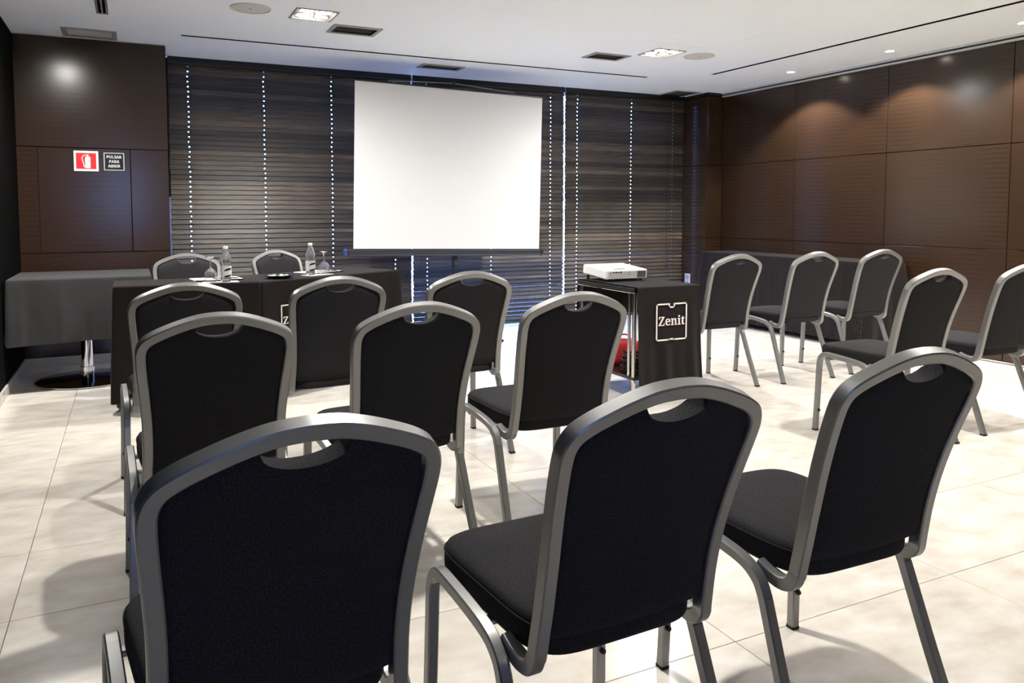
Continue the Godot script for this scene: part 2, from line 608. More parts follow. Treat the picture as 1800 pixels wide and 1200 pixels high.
	# cross bars under the seat
	for z in [-0.15, 0.02]:
		part("cross_bar", mb_box(Vector3(0, 0.402, z), Vector3(0.424, 0.012, 0.024), 0.002), M.frame, t)
	return t

var chair0: Node3D
func place_chair(x: float, z: float, deg: float, label: String, group: String) -> void:
	var c: Node3D
	if chair0 == null:
		chair0 = make_chair()
		c = chair0
	else:
		c = chair0.duplicate()
	c.name = numbered("banquet_chair")
	add_child(c)
	c.position = Vector3(x, 0, z)
	c.rotation.y = deg_to_rad(deg)
	tag(c, label, "chair", group)

# ------------------------------------------------------------------ cloth
# A cloth over a convex table top (outline in x, z, counter-clockwise seen from above or not), hanging down by drop(edge index, position along it).
func cloth_shape(poly: Array, drop: Callable, amp: float, flare: float, seed_: int, waves: float, corner_fold := 0.03, top_flat := true) -> MB:
	var m := MB.new()
	var f := FastNoiseLite.new()
	f.seed = seed_
	f.frequency = 1.0
	f.noise_type = FastNoiseLite.TYPE_SIMPLEX_SMOOTH
	var cen := Vector2.ZERO
	for p in poly:
		cen += p
	cen /= poly.size()
	var pts := []       # [pos2, normal2, edge, t along edge 0..1, arc length, distance to the nearest corner]
	var arc := 0.0
	for e in poly.size():
		var a: Vector2 = poly[e]
		var b: Vector2 = poly[(e + 1) % poly.size()]
		var d := (b - a).normalized()
		var nrm := Vector2(d.y, -d.x)
		if nrm.dot((a + b) / 2.0 - cen) < 0.0:
			nrm = -nrm
		var ln := a.distance_to(b)
		var steps := int(maxf(8, ln / 0.012))
		for i in steps:
			var t := (i + 0.5) / steps
			pts.append([a.lerp(b, t), nrm, e, t, arc + ln * t, minf(t, 1.0 - t) * ln])
		arc += ln
	var cnt := pts.size()
	# soften the normals round the corners
	var norms := []
	for i in cnt:
		var s := Vector2.ZERO
		for k in range(-4, 5):
			s += pts[(i + k + cnt) % cnt][1]
		norms.append(s.normalized())
	var rows := 16
	var rings := []
	var r0 := []
	for i in cnt:
		var q: Vector2 = pts[i][0] - norms[i] * 0.012
		r0.append(Vector3(q.x, 0.0, q.y))
	rings.append(r0)
	var r1 := []
	for i in cnt:
		var q: Vector2 = pts[i][0] - norms[i] * 0.003
		r1.append(Vector3(q.x, -0.003, q.y))
	rings.append(r1)
	for k in range(rows + 1):
		var t := float(k) / rows
		var ring := []
		for i in cnt:
			var dr: float = drop.call(pts[i][2], pts[i][3])
			var y := -0.012 - (dr - 0.012) * t
			var s: float = pts[i][4]
			var w := f.get_noise_2d(s * waves, 3.0) + 0.5 * f.get_noise_2d(s * waves * 2.3, 9.0) + 0.3 * f.get_noise_2d(s * waves * 1.5 + 20.0, t * 2.0)
			var off := 0.001 + flare * t + amp * w * pow(t, 0.8) + corner_fold * pow(t, 0.7) * exp(-pow(pts[i][5] / 0.07, 2.0)) - corner_fold * 0.45 * pow(t, 0.7) * exp(-pow((pts[i][5] - 0.14) / 0.05, 2.0))
			var q: Vector2 = pts[i][0] + norms[i] * maxf(off, -0.004)
			ring.append(Vector3(q.x, y, q.y))
		rings.append(ring)
	var c3 := Vector3(cen.x, -0.3, cen.y)
	m.grid(rings, func(p): return Vector3(p.x - c3.x, 1.5 if p.y > -0.004 else 0.05, p.z - c3.z), true)
	for i in cnt:
		m.tri(Vector3(cen.x, 0, cen.y), r0[i], r0[(i + 1) % cnt], Vector3.UP, Vector3.UP, Vector3.UP)
	return m

func rect(x0: float, z0: float, x1: float, z1: float) -> Array:
	return [Vector2(x0, z0), Vector2(x1, z0), Vector2(x1, z1), Vector2(x0, z1)]

# The printed sign on the cloths: a square outline with a notch above and below, and the name in it.
func add_logo(parent: Node3D, xf: Transform3D, w: float, h: float) -> void:
	var t := 0.010 * w / 0.25
	var nw := 0.16 * w      # notch width
	var nh := 0.13 * h
	var o := MB.new()
	var ext := func(c: Vector2, s: Vector2): o.box(xf * Vector3(c.x, c.y, 0.0006), Vector3(s.x, s.y, 0.0012), 0.0, xf.basis)
	ext.call(Vector2(-w / 2 + t / 2, 0), Vector2(t, h))
	ext.call(Vector2(w / 2 - t / 2, 0), Vector2(t, h))
	for s in [1.0, -1.0]:
		var d: float = nh if s > 0 else nh * 0.42
		var cx := 0.0
		ext.call(Vector2((-w / 2 + cx - nw / 2) / 2, s * (h / 2 - t / 2)), Vector2(w / 2 + cx - nw / 2, t))
		ext.call(Vector2((w / 2 + cx + nw / 2) / 2, s * (h / 2 - t / 2)), Vector2(w / 2 - cx - nw / 2, t))
		ext.call(Vector2(cx - nw / 2, s * (h / 2 - d / 2)), Vector2(t, d))
		ext.call(Vector2(cx + nw / 2, s * (h / 2 - d / 2)), Vector2(t, d))
		ext.call(Vector2(cx, s * (h / 2 - d + t / 2)), Vector2(nw + t, t))
	part("printed_border", o, M.print, parent)
	var font := SystemFont.new()
	font.font_names = PackedStringArray(["Droid Serif"])
	font.font_weight = 700
	var tm := TextMesh.new()
	tm.font = font
	tm.text = "Zenit"
	tm.font_size = 64
	tm.pixel_size = 0.00128 * w / 0.25
	tm.depth = 0.0012
	var tx := part("printed_name", tm, M.print, parent)
	tx.transform = xf * Transform3D(Basis(), Vector3(0, h * 0.02, 0.0006))

# ------------------------------------------------------------------ room
func holes_plate(x0: float, x1: float, z0: float, z1: float, y0: float, y1: float, holes: Array) -> MB:
	# a slab between y0 and y1 with rectangular openings [xa, xb, za, zb]
	var m := MB.new()
	var xs := [x0, x1]
	var zs := [z0, z1]
	for h in holes:
		for k in 2:
			if not xs.has(h[k]): xs.append(h[k])
			if not zs.has(h[2 + k]): zs.append(h[2 + k])
	xs.sort()
	zs.sort()
	for i in xs.size() - 1:
		for j in zs.size() - 1:
			var cx: float = (xs[i] + xs[i + 1]) / 2.0
			var cz: float = (zs[j] + zs[j + 1]) / 2.0
			var open := false
			for h in holes:
				if cx > h[0] and cx < h[1] and cz > h[2] and cz < h[3]:
					open = true
			if open:
				continue
			for y in [y0, y1]:
				m.quad(Vector3(xs[i], y, zs[j]), Vector3(xs[i + 1], y, zs[j]), Vector3(xs[i + 1], y, zs[j + 1]), Vector3(xs[i], y, zs[j + 1]), Vector3(0, -1 if y == y0 else 1, 0))
	for h in holes + [[x0, x1, z0, z1]]:
		var s := -1.0 if h[0] == x0 and h[1] == x1 else 1.0
		m.quad(Vector3(h[0], y0, h[2]), Vector3(h[0], y0, h[3]), Vector3(h[0], y1, h[3]), Vector3(h[0], y1, h[2]), Vector3(s, 0, 0))
		m.quad(Vector3(h[1], y0, h[2]), Vector3(h[1], y0, h[3]), Vector3(h[1], y1, h[3]), Vector3(h[1], y1, h[2]), Vector3(-s, 0, 0))
		m.quad(Vector3(h[0], y0, h[2]), Vector3(h[1], y0, h[2]), Vector3(h[1], y1, h[2]), Vector3(h[0], y1, h[2]), Vector3(0, 0, s))
		m.quad(Vector3(h[0], y0, h[3]), Vector3(h[1], y0, h[3]), Vector3(h[1], y1, h[3]), Vector3(h[0], y1, h[3]), Vector3(0, 0, -s))
	return m

var HOLES := {}

func build_shell() -> void:
	# floor: a bed and polished stone tiles laid on it
	var fl := structure("floor", mb_box(Vector3((ROOM_L + ROOM_R) / 2, -0.1135, (-7.55 + REAR_Z) / 2), Vector3(ROOM_R - ROOM_L + 0.5, 0.2, REAR_Z + 7.55 + 0.3)), M.grout, "polished cream marble floor laid in large rectangular tiles")
	var tw := 0.93
	var td := 0.495
	var tile := MB.new()
	tile.box(Vector3(0, -0.008, 0), Vector3(tw - 0.0022, 0.016, td - 0.0022), 0.0008)
	var tile_mesh := tile.mesh()
	for i in range(-1, 8):
		for j in range(-12, 9):
			var xa: float = maxf(-0.355 + i * tw, ROOM_L)
			var xb: float = minf(-0.355 + (i + 1) * tw, ROOM_R)
			var za: float = maxf(-1.565 + (j - 0) * td - 0.0, -7.45)
			var zb: float = minf(-1.565 + (j + 1) * td, REAR_Z)
			if xb - xa < 0.02 or zb - za < 0.02:
				continue
			var cut := xb - xa < tw - 0.01 or zb - za < td - 0.01
			var mesh: Mesh = tile_mesh
			if cut:
				mesh = mb_box(Vector3(0, -0.008, 0), Vector3(xb - xa - 0.0022, 0.016, zb - za - 0.0022), 0.0008).mesh()
			var o := part("tile", mesh, M.marble[rng.randi() % 8], fl)
			o.position = Vector3((xa + xb) / 2, 0, (za + zb) / 2)
	# ceiling
	HOLES = {
		"lamp_a": [1.043, 1.317, -5.422, -5.148], "lamp_b": [4.004, 4.278, -5.437, -5.163],
		"vent_a": [1.385, 1.715, -5.715, -5.490], "vent_b": [3.628, 3.958, -5.715, -5.520], "vent_c": [2.475, 2.855, -6.745, -6.59],
		"vent_d": [-0.405, -0.070, -6.665, -6.400], "vent_e": [5.575, 5.885, -7.190, -6.855],
		"slot_a": [5.222, 5.272, -5.917, -0.6], "slot_b": [0.391, 4.755, -6.338, -6.292], "slot_c": [-0.168, -0.096, -5.873, -4.2],
		"hatch": [3.77, 4.41, -4.99, -4.35],
		"lamp_g": [-0.637, -0.363, -5.497, -5.223], "lamp_c": [1.043, 1.317, -2.422, -2.148], "lamp_d": [4.004, 4.278, -2.437, -2.163],
	}
	structure("ceiling", holes_plate(ROOM_L - 0.2, ROOM_R + 0.2, -7.55, REAR_Z + 0.2, CEIL, CEIL + 0.02, HOLES.values()), M.ceiling, "smooth off-white plaster ceiling with recessed fittings")
	structure("ceiling_slab", mb_box(Vector3((ROOM_L + ROOM_R) / 2, CEIL + 0.27, (-7.55 + REAR_Z + 0.2) / 2), Vector3(ROOM_R - ROOM_L + 0.4, 0.1, REAR_Z + 7.75)), M.ceiling)
	# the void above the ceiling is closed round its edge
	for e in [[Vector3(ROOM_L - 0.15, CEIL + 0.12, -2.5), Vector3(0.1, 0.2, 10.2)], [Vector3(ROOM_R + 0.15, CEIL + 0.12, -2.5), Vector3(0.1, 0.2, 10.2)], [Vector3(2.7, CEIL + 0.12, -7.5), Vector3(7.2, 0.2, 0.1)], [Vector3(2.7, CEIL + 0.12, REAR_Z + 0.15), Vector3(7.2, 0.2, 0.1)]]:
		structure(numbered("trim_1"), mb_box(e[0], e[1]), M.backing)

	# right wall: veneer panels on a dark backing
	var wr := structure("wall_right", mb_box(Vector3(ROOM_R + 0.12, CEIL / 2, (-7.55 + REAR_Z) / 2), Vector3(0.2, CEIL, REAR_Z + 7.55 + 0.2)), M.backing, "wall of glossy dark brown wood veneer panels with fine joints")
	var zj := [-6.80, -5.753, -4.708, -3.637, -2.58, -1.53, -0.48, 0.57, 1.62, REAR_Z]
	var yj := [0.02, 0.90, 1.7275, 2.506]
	for i in zj.size() - 1:
		for k in 3:
			var o := part("panel", mb_box(Vector3.ZERO, Vector3(0.019, yj[k + 1] - yj[k] - 0.006, zj[i + 1] - zj[i] - 0.006), 0.0012), M.veneer[rng.randi() % 5], wr)
			o.position = Vector3(ROOM_R + 0.0095, (yj[k] + yj[k + 1]) / 2, (zj[i] + zj[i + 1]) / 2)
	structure("baseboard_right", mb_box(Vector3(ROOM_R + 0.004, 0.009, (-6.8 + REAR_Z) / 2), Vector3(0.022, 0.018, REAR_Z + 6.8), 0.002), M.steel, "thin metal skirting strip under the brown panels")
	# curtain rail along the top of the right wall: two pale lips and a dark groove between
	var rail := MB.new()
	rail.box(Vector3(6.180, CEIL - 0.009, -2.15), Vector3(0.040, 0.018, 9.28), 0.001)
	rail.box(Vector3(6.180, CEIL - 0.040, -2.15), Vector3(0.036, 0.015, 9.28), 0.001)
	var tr := structure(numbered("trim_1"), rail, M.alu, "white double rail along the top of the panelled wall")
	part("rail_groove", mb_box(Vector3(6.192, CEIL - 0.0255, -2.15), Vector3(0.014, 0.015, 9.27)), M.black, tr)

	# the corner pier beside the window
	var pier := structure("wall_corner", mb_box(Vector3(6.195, CEIL / 2, -7.185), Vector3(0.42, CEIL, 0.73)), M.backing, "dark wood clad pier in the corner between blinds and panelled wall")
	for k in 3:
		var a := part("panel", mb_box(Vector3.ZERO, Vector3(0.019, yj[k + 1] - yj[k] - 0.006, 0.66), 0.0012), M.veneer[k], pier)
		a.position = Vector3(5.9745, (yj[k] + yj[k + 1]) / 2 + (0.0 if k < 2 else 0.0), -7.13)
		var b := part("panel", mb_box(Vector3.ZERO, Vector3(0.213, yj[k + 1] - yj[k] - 0.006, 0.019), 0.0012), M.veneer[k + 1], pier)
		b.position = Vector3(6.0915, (yj[k] + yj[k + 1]) / 2, -6.8105)
	part("jamb", mb_box(Vector3(5.935, 1.275, -7.232), Vector3(0.062, 2.54, 0.012), 0.001), M.backing, pier)
	part("cap", mb_box(Vector3(6.085, 2.534, -7.13), Vector3(0.23, 0.03, 0.66)), M.backing, pier)

	# the panelled wall left of the window, with the cabinet door
	var wl := structure("wall_back", mb_box(Vector3((ROOM_L - 0.1 + 0.28) / 2, CEIL / 2, -7.12), Vector3(0.28 - ROOM_L + 0.1, CEIL, 0.70)), M.backing, "dark brown wood panelled wall left of the blinds")
	var add_panel := func(x0: float, x1: float, y0: float, y1: float, i: int):
		var o := part("panel", mb_box(Vector3.ZERO, Vector3(x1 - x0 - 0.005, y1 - y0 - 0.005, 0.019), 0.0012), M.veneer[i], wl)
		o.position = Vector3((x0 + x1) / 2, (y0 + y1) / 2, PANEL_Z - 0.0095)
	add_panel.call(ROOM_L, 0.298, 1.705, 2.549, 0)
	add_panel.call(ROOM_L, -0.63, 0.886, 1.705, 1)
	add_panel.call(0.016, 0.298, 0.886, 1.705, 2)
	add_panel.call(ROOM_L, 0.298, 0.075, 0.886, 3)
	var door := part("cabinet_door", mb_box(Vector3.ZERO, Vector3(0.640, 0.813, 0.019), 0.0012), M.veneer[1], wl)
	door.position = Vector3(-0.307, 1.2955, PANEL_Z - 0.0095)
	# the pier's cheek towards the window
	var cheek := part("panel", mb_box(Vector3.ZERO, Vector3(0.018, 2.54, 0.66), 0.001), M.veneer[2], wl)
	cheek.position = Vector3(0.289, 1.275, -7.10)
	part("jamb", mb_box(Vector3(0.325, 1.94, -7.232), Vector3(0.054, 1.21, 0.012), 0.001), M.backing, wl)
	structure("baseboard_back", mb_box(Vector3((ROOM_L + 0.298) / 2, 0.036, PANEL_Z + 0.002), Vector3(0.298 - ROOM_L, 0.072, 0.016), 0.002), M.marble[0], "marble skirting under the dark panelled wall")

	# left wall
	structure("wall_left", mb_box(Vector3(ROOM_L - 0.1, CEIL / 2, (-7.55 + REAR_Z) / 2), Vector3(0.2, CEIL, REAR_Z + 7.55 + 0.2)), M.left_wall, "nearly black matt wall along the left side")
	structure("baseboard_left", mb_box(Vector3(ROOM_L + 0.007, 0.036, (PANEL_Z + REAR_Z) / 2 + 0.01), Vector3(0.014, 0.072, REAR_Z - PANEL_Z - 0.02), 0.002), M.marble[2], "pale marble skirting along the black left wall")

	# rear wall behind the viewer with a tall glazed opening
	var w2 := MB.new()
	var wx0 := -0.32
	var wx1 := 0.06
	w2.box(Vector3((ROOM_L - 0.2 + wx0) / 2, CEIL / 2, REAR_Z + 0.1), Vector3(wx0 - ROOM_L + 0.2, CEIL, 0.2))
	w2.box(Vector3((wx1 + ROOM_R + 0.2) / 2, CEIL / 2, REAR_Z + 0.1), Vector3(ROOM_R + 0.2 - wx1, CEIL, 0.2))
	w2.box(Vector3((wx0 + wx1) / 2, 0.475, REAR_Z + 0.1), Vector3(wx1 - wx0, 0.95, 0.2))
	w2.box(Vector3((wx0 + wx1) / 2, (2.15 + CEIL) / 2, REAR_Z + 0.1), Vector3(wx1 - wx0, CEIL - 2.15, 0.2))
	structure("wall_front", w2, M.rear_wall, "plain wall behind the viewer with a narrow tall window")
	var f2 := MB.new()
	for s in [wx0 + 0.02, wx1 - 0.02]:
		f2.box(Vector3(s, 1.55, REAR_Z + 0.1), Vector3(0.04, 1.2, 0.06), 0.003)
	for s in [0.97, 2.13]:
		f2.box(Vector3((wx0 + wx1) / 2, s, REAR_Z + 0.1), Vector3(wx1 - wx0, 0.04, 0.06), 0.003)
	var win2 := structure("window_2", f2, M.alu, "narrow tall window in the wall behind the viewer")
	part("pane", mb_box(Vector3((wx0 + wx1) / 2, 1.55, REAR_Z + 0.1), Vector3(wx1 - wx0 - 0.08, 1.12, 0.006)), M.pane, win2)

	# the window behind the blinds
	var fr := MB.new()
	for x in [0.33, 1.45, 2.56, 3.44, 4.325, 5.15, 5.955]:
		fr.box(Vector3(x, CEIL / 2, -7.42), Vector3(0.05, CEIL, 0.06), 0.003)
	for y in [0.025, 2.52]:
		fr.box(Vector3(3.14, y, -7.42), Vector3(5.68, 0.05, 0.05), 0.003)
	var win := structure("window_1", fr, M.alu, "wide floor-to-ceiling window behind the wooden blinds")
	var mull := [0.33, 1.45, 2.56, 3.44, 4.325, 5.15, 5.955]
	for i in 6:
		part("pane", mb_box(Vector3((mull[i] + mull[i + 1]) / 2, CEIL / 2, -7.42), Vector3(mull[i + 1] - mull[i] - 0.05, CEIL - 0.1, 0.008)), M.pane, win)

# ------------------------------------------------------------------ blinds
func build_blind(x0: float, x1: float, cords: Array, tilt: Callable, label: String, wand_x: float, seed_: int) -> void:
	var t := thing("venetian_blind", label, "blind", Vector3(0, 0, BLIND_Z), 0.0, "wooden venetian blinds")
	rng.seed = seed_
	var pitch := 0.0437
	var wid := 0.05
	var hole := 0.0052      # half width of the cord holes
	# one slat with its cord holes, shared; local x is along, local y across the width
	var m := MB.new()
	var th := 0.0028
	var cuts := [x0]
	for c in cords:
		cuts.append_array([c - hole, c + hole])
	cuts.append(x1)
	for i in range(0, cuts.size(), 2):
		m.box(Vector3((cuts[i] + cuts[i + 1]) / 2, 0, 0), Vector3(cuts[i + 1] - cuts[i], wid, th), 0.0006)
	for c in cords:
		for s in [-1.0, 1.0]:
			m.box(Vector3(c, s * (wid / 2 - 0.0095), 0), Vector3(hole * 2, 0.019, th))
	var mesh := m.mesh()
	for k in 57:
		var y := 0.028 + k * pitch
		var o := part("slat", mesh, M.slat[rng.randi() % 6], t)
		o.position = Vector3(rng.randf_range(-0.0035, 0.0035), y, 0)
		# the room-side edge is down, like shingles
		var a: float = -deg_to_rad(90.0 - tilt.call(y) + rng.randf_range(-1.0, 1.0))
		o.rotation.x = a
	part("head_rail", mb_box(Vector3((x0 + x1) / 2, 2.5215, 0), Vector3(x1 - x0, 0.057, 0.05), 0.003), M.black, t)
	for c in cords:
		var cd := MB.new()
		for s in [-1.0, 1.0]:
			cd.tube([Vector3(c, 0.02, s * 0.016), Vector3(c, 2.515, s * 0.016)], 0.0009, 5)
		part("ladder_cord", cd, M.black, t)
	var w := MB.new()
	w.tube([Vector3(wand_x, 2.51, 0.036), Vector3(wand_x, 0.58, 0.038)], 0.0016, 6)
	part("pull_cord", w, M.black, t)
	var ts := MB.new()
	ts.lathe([[0.0, 0.0], [0.007, 0.001], [0.008, 0.012], [0.004, 0.035], [0.0, 0.037]], 10)
	var to := part("tassel", ts, M.black, t)
	to.position = Vector3(wand_x, 0.545, 0.038)

# ------------------------------------------------------------------ ceiling fittings
const QUAD_ENERGY := 6.1
const DOWN_ENERGY := 3.8
const LAMP_COLOR := Color(1.0, 0.985, 0.965)

func ring_plate(m: MB, x: float, z: float, w: float, d: float, b: float, y: float, h: float) -> void:
	m.box(Vector3(x - w / 2 + b / 2, y, z), Vector3(b, h, d), 0.001)
	m.box(Vector3(x + w / 2 - b / 2, y, z), Vector3(b, h, d), 0.001)
	m.box(Vector3(x, y, z - d / 2 + b / 2), Vector3(w - 2 * b, h, b), 0.001)
	m.box(Vector3(x, y, z + d / 2 - b / 2), Vector3(w - 2 * b, h, b), 0.001)

func recess(m: MB, w: float, d: float, h: float) -> void:    # an open box above y = 0, inside faces
	m.quad(Vector3(-w / 2, h, -d / 2), Vector3(w / 2, h, -d / 2), Vector3(w / 2, h, d / 2), Vector3(-w / 2, h, d / 2), Vector3.DOWN)
	for s in [-1.0, 1.0]:
		m.box(Vector3(s * (w / 2 - 0.002), h / 2, 0), Vector3(0.004, h, d))
		m.box(Vector3(0, h / 2, s * (d / 2 - 0.002)), Vector3(w, h, 0.004))

func spot(parent: Node3D, at: Vector3, energy: float, angle: float, size: float, soft := 0.9) -> void:
	var l := SpotLight3D.new()
	l.name = "beam"
	l.light_color = LAMP_COLOR
	l.light_energy = energy
	l.spot_angle = angle
	l.spot_angle_attenuation = soft
	l.spot_range = 14.0
	l.spot_attenuation = 2.0
	l.light_size = size
	l.shadow_enabled = true
	parent.add_child(l, true)
	l.position = at
	l.rotation.x = -PI / 2

func quad_lamp(hole: Array, label: String) -> void:
	var x: float = (hole[0] + hole[1]) / 2
	var z: float = (hole[2] + hole[3]) / 2
	var t := thing("ceiling_lamp", label, "ceiling light", Vector3(x, CEIL, z), 0.0, "square four-bulb ceiling lamps")
	var fr := MB.new()
	ring_plate(fr, 0, 0, 0.29, 0.29, 0.014, -0.003, 0.006)
	part("frame", fr, M.vent, t)
	var bd := MB.new()
	recess(bd, 0.268, 0.268, 0.09)
	part("housing", bd, M.alu, t)
	for sx in [-1.0, 1.0]:
		for sz in [-1.0, 1.0]:
			var rim := MB.new()
			rim.lathe([[0.040, 0.03], [0.047, 0.0], [0.055, 0.0], [0.055, 0.03]], 24)
			var o := part("reflector_ring", rim, M.steel, t)
			o.position = Vector3(sx * 0.064, 0.003, sz * 0.064)
			var b := MB.new()
			b.lathe([[0.0, -0.004], [0.03, -0.002], [0.046, 0.004], [0.047, 0.012], [0.0, 0.012]], 24)
			var bo := part("bulb", b, M.glow, o)
			bo.position = Vector3(0, 0.0, 0)
	spot(t, Vector3(0, -0.012, 0), QUAD_ENERGY, 88.0, 0.06, 1.0)

func down_light(x: float, z: float, label: String) -> void:
	var t := thing("downlight", label, "ceiling light", Vector3(x, CEIL, z), 0.0, "small round downlights")
	var rim := MB.new()
	rim.lathe([[0.034, 0.0], [0.036, -0.006], [0.045, -0.005], [0.047, 0.0]], 24)
	part("rim", rim, M.white, t)
	var b := MB.new()
	b.lathe([[0.0, -0.004], [0.025, -0.004], [0.034, -0.001], [0.034, 0.0]], 24)
	part("bulb", b, M.glow, t)
	spot(t, Vector3(0, -0.012, 0), DOWN_ENERGY, 59.0, 0.03, 0.3)

func vent(hole: Array, kind: String, label: String) -> void:
	var x: float = (hole[0] + hole[1]) / 2
	var z: float = (hole[2] + hole[3]) / 2
	var w: float = hole[1] - hole[0]
	var d: float = hole[3] - hole[2]
	var t := thing("ceiling_vent", label, "vent", Vector3(x, CEIL, z), 0.0, "rectangular ceiling vents")
	var fr := MB.new()
	ring_plate(fr, 0, 0, w + 0.035, d + 0.035, 0.03, -0.004, 0.008)
	part("frame", fr, M.vent, t)
	var bd := MB.new()
	recess(bd, w - 0.002, d - 0.002, 0.10)
	part("duct", bd, M.vent_dark, t)
	if kind == "plate":
		part("face_plate", mb_box(Vector3(0, 0.004, 0), Vector3(w - 0.03, 0.006, d - 0.03), 0.001), M.vent_pale, t)
	else:
		var nb := int(d / 0.022)
		for i in nb:
			var zz := -d / 2 + d * (i + 0.5) / nb
			part("blade", mb_box(Vector3(0, 0.016, zz), Vector3(w - 0.006, 0.0015, 0.02), 0.0, Basis(Vector3.RIGHT, deg_to_rad(40))), M.vent if kind == "pale" else M.blade, t)

func slot_diffuser(hole: Array, label: String) -> void:
	var x: float = (hole[0] + hole[1]) / 2
	var z: float = (hole[2] + hole[3]) / 2
	var w: float = hole[1] - hole[0]
	var d: float = hole[3] - hole[2]
	var t := thing("slot_diffuser", label, "air slot", Vector3(x, CEIL, z), 0.0, "long slot diffusers in the ceiling")
	var bd := MB.new()
	recess(bd, w - 0.001, d - 0.001, 0.08)
	part("duct", bd, M.black, t)
	var fr := MB.new()
	ring_plate(fr, 0, 0, w - 0.001, d - 0.001, minf(w, d) * (0.07 if minf(w, d) < 0.06 else 0.17), 0.003, 0.006)
	part("frame", fr, M.vent, t)
	if minf(w, d) < 0.06:
		part("baffle", mb_box(Vector3(0, 0.02, 0), Vector3(w * (1.0 if w > d else 0.3), 0.003, d * (0.3 if w > d else 1.0)), 0.0005), M.case, t)
	elif w > d:
		part("divider", mb_box(Vector3(0, 0.004, 0), Vector3(w - 0.01, 0.006, d * 0.14), 0.0005), M.vent, t)
	else:
		part("divider", mb_box(Vector3(0, 0.004, 0), Vector3(w * 0.14, 0.006, d - 0.01), 0.0005), M.vent, t)

func build_ceiling_fittings() -> void:
	quad_lamp(HOLES.lamp_a, "square four-bulb ceiling lamp above the head table")
	quad_lamp(HOLES.lamp_b, "square four-bulb ceiling lamp right of the screen beside a round speaker")
	quad_lamp(HOLES.lamp_g, "square four-bulb ceiling lamp by the black wall, at the top left edge")
	quad_lamp(HOLES.lamp_c, "square four-bulb ceiling lamp above the left chair block")
	quad_lamp(HOLES.lamp_d, "square four-bulb ceiling lamp above the right chair block")
	var where := ["farthest from the viewer", "second from the blinds", "third from the blinds", "fourth from the blinds", "fifth from the blinds", "sixth from the blinds"]
	for i in 5:
		down_light(5.83, -5.48 + i * 1.055, "small round downlight along the panelled wall, " + where[i])
	vent(HOLES.vent_a, "dark", "grey framed ceiling vent beside the lamp above the head table")
	vent(HOLES.vent_b, "dark", "grey framed ceiling vent right of the screen, left of a lamp")
	vent(HOLES.vent_c, "pale", "shallow ceiling vent close above the projection screen")
	vent(HOLES.vent_d, "plate", "ceiling vent with a pale face plate by the dark panelled wall")
	vent(HOLES.vent_e, "dark", "ceiling vent in the corner beside the wooden pier")
	slot_diffuser(HOLES.slot_a, "long ceiling air slot running beside the panelled wall")
	slot_diffuser(HOLES.slot_b, "long ceiling air slot running along the blinds")
	slot_diffuser(HOLES.slot_c, "short double air slot in the ceiling near the black wall")
	for e in [[0.762, -5.29, "round ceiling speaker left of the lamp above the head table"], [4.52, -5.27, "round ceiling speaker right of the ceiling lamp near the panelled wall"]]:
		var t := thing("ceiling_speaker", e[2], "speaker", Vector3(e[0], CEIL, e[1]), 0.0, "round ceiling speakers")
		var m := MB.new()
		m.lathe([[0.118, -0.004], [0.122, -0.008], [0.130, -0.006], [0.132, 0.0]], 40)
		part("rim", m, M.vent_pale, t)
		var g := MB.new()
		g.lathe([[0.0, -0.0055], [0.06, -0.005], [0.118, -0.004]], 40)
		part("grille", g, M.speaker, t)
		var bd := MB.new()
		bd.lathe([[0.0, -0.0075], [0.010, -0.0075], [0.011, -0.005]], 12)
		part("badge", bd, M.vent, t)
	solo("access_hatch", mb_box(Vector3.ZERO, Vector3(0.634, 0.018, 0.634), 0.001), M.ceiling, "flush square access hatch in the ceiling", "hatch", Vector3(4.09, CEIL + 0.009, -4.67))

# ------------------------------------------------------------------ furniture
func build_chairs() -> void:
	var lg := "chairs of the left block"
	var rg := "chairs of the right block"
	place_chair(0.183, -1.361, 5.0, "black banquet chair nearest the viewer, cut off at the bottom edge", lg)
	place_chair(0.811, -1.331, 1.7, "black banquet chair in the nearest row, between two others", lg)
	place_chair(1.473, -1.348, -0.8, "black banquet chair at the right end of the nearest row", lg)
	place_chair(0.206, -2.557, 2.1, "black banquet chair at the left end of the middle row", lg)
	place_chair(0.797, -2.543, 3.5, "black banquet chair in the centre of the middle row", lg)
	place_chair(1.417, -2.585, 0.3, "black banquet chair at the right end of the middle row, just left of the trolley", lg)
	place_chair(0.184, -3.56, 2.5, "black banquet chair at the left end of the row nearest the head table", lg)
	place_chair(0.812, -3.586, 2.3, "black banquet chair in front of the printed table cloth, centre of its row", lg)
	place_chair(1.467, -3.596, -1.1, "black banquet chair below the projection screen, right end of its row", lg)
	place_chair(3.645, -4.154, 0.3, "black banquet chair just right of the trolley", rg)
	place_chair(4.346, -4.129, -0.8, "black banquet chair in the centre of the far right row", rg)
	place_chair(5.043, -4.147, -0.8, "black banquet chair of the far right row, nearest the panelled wall", rg)
	place_chair(3.623, -2.752, -1.4, "black banquet chair with a broad lit seat, in front of the far right row", rg)
	place_chair(4.37, -2.764, -1.8, "black banquet chair cut off by the right edge of the photo", rg)
	place_chair(0.343, -5.20, 180.0, "grey lit banquet chair behind the left half of the head table", "chairs behind the head table")
	place_chair(1.112, -5.455, 207.0, "grey lit banquet chair behind the right half of the head table", "chairs behind the head table")

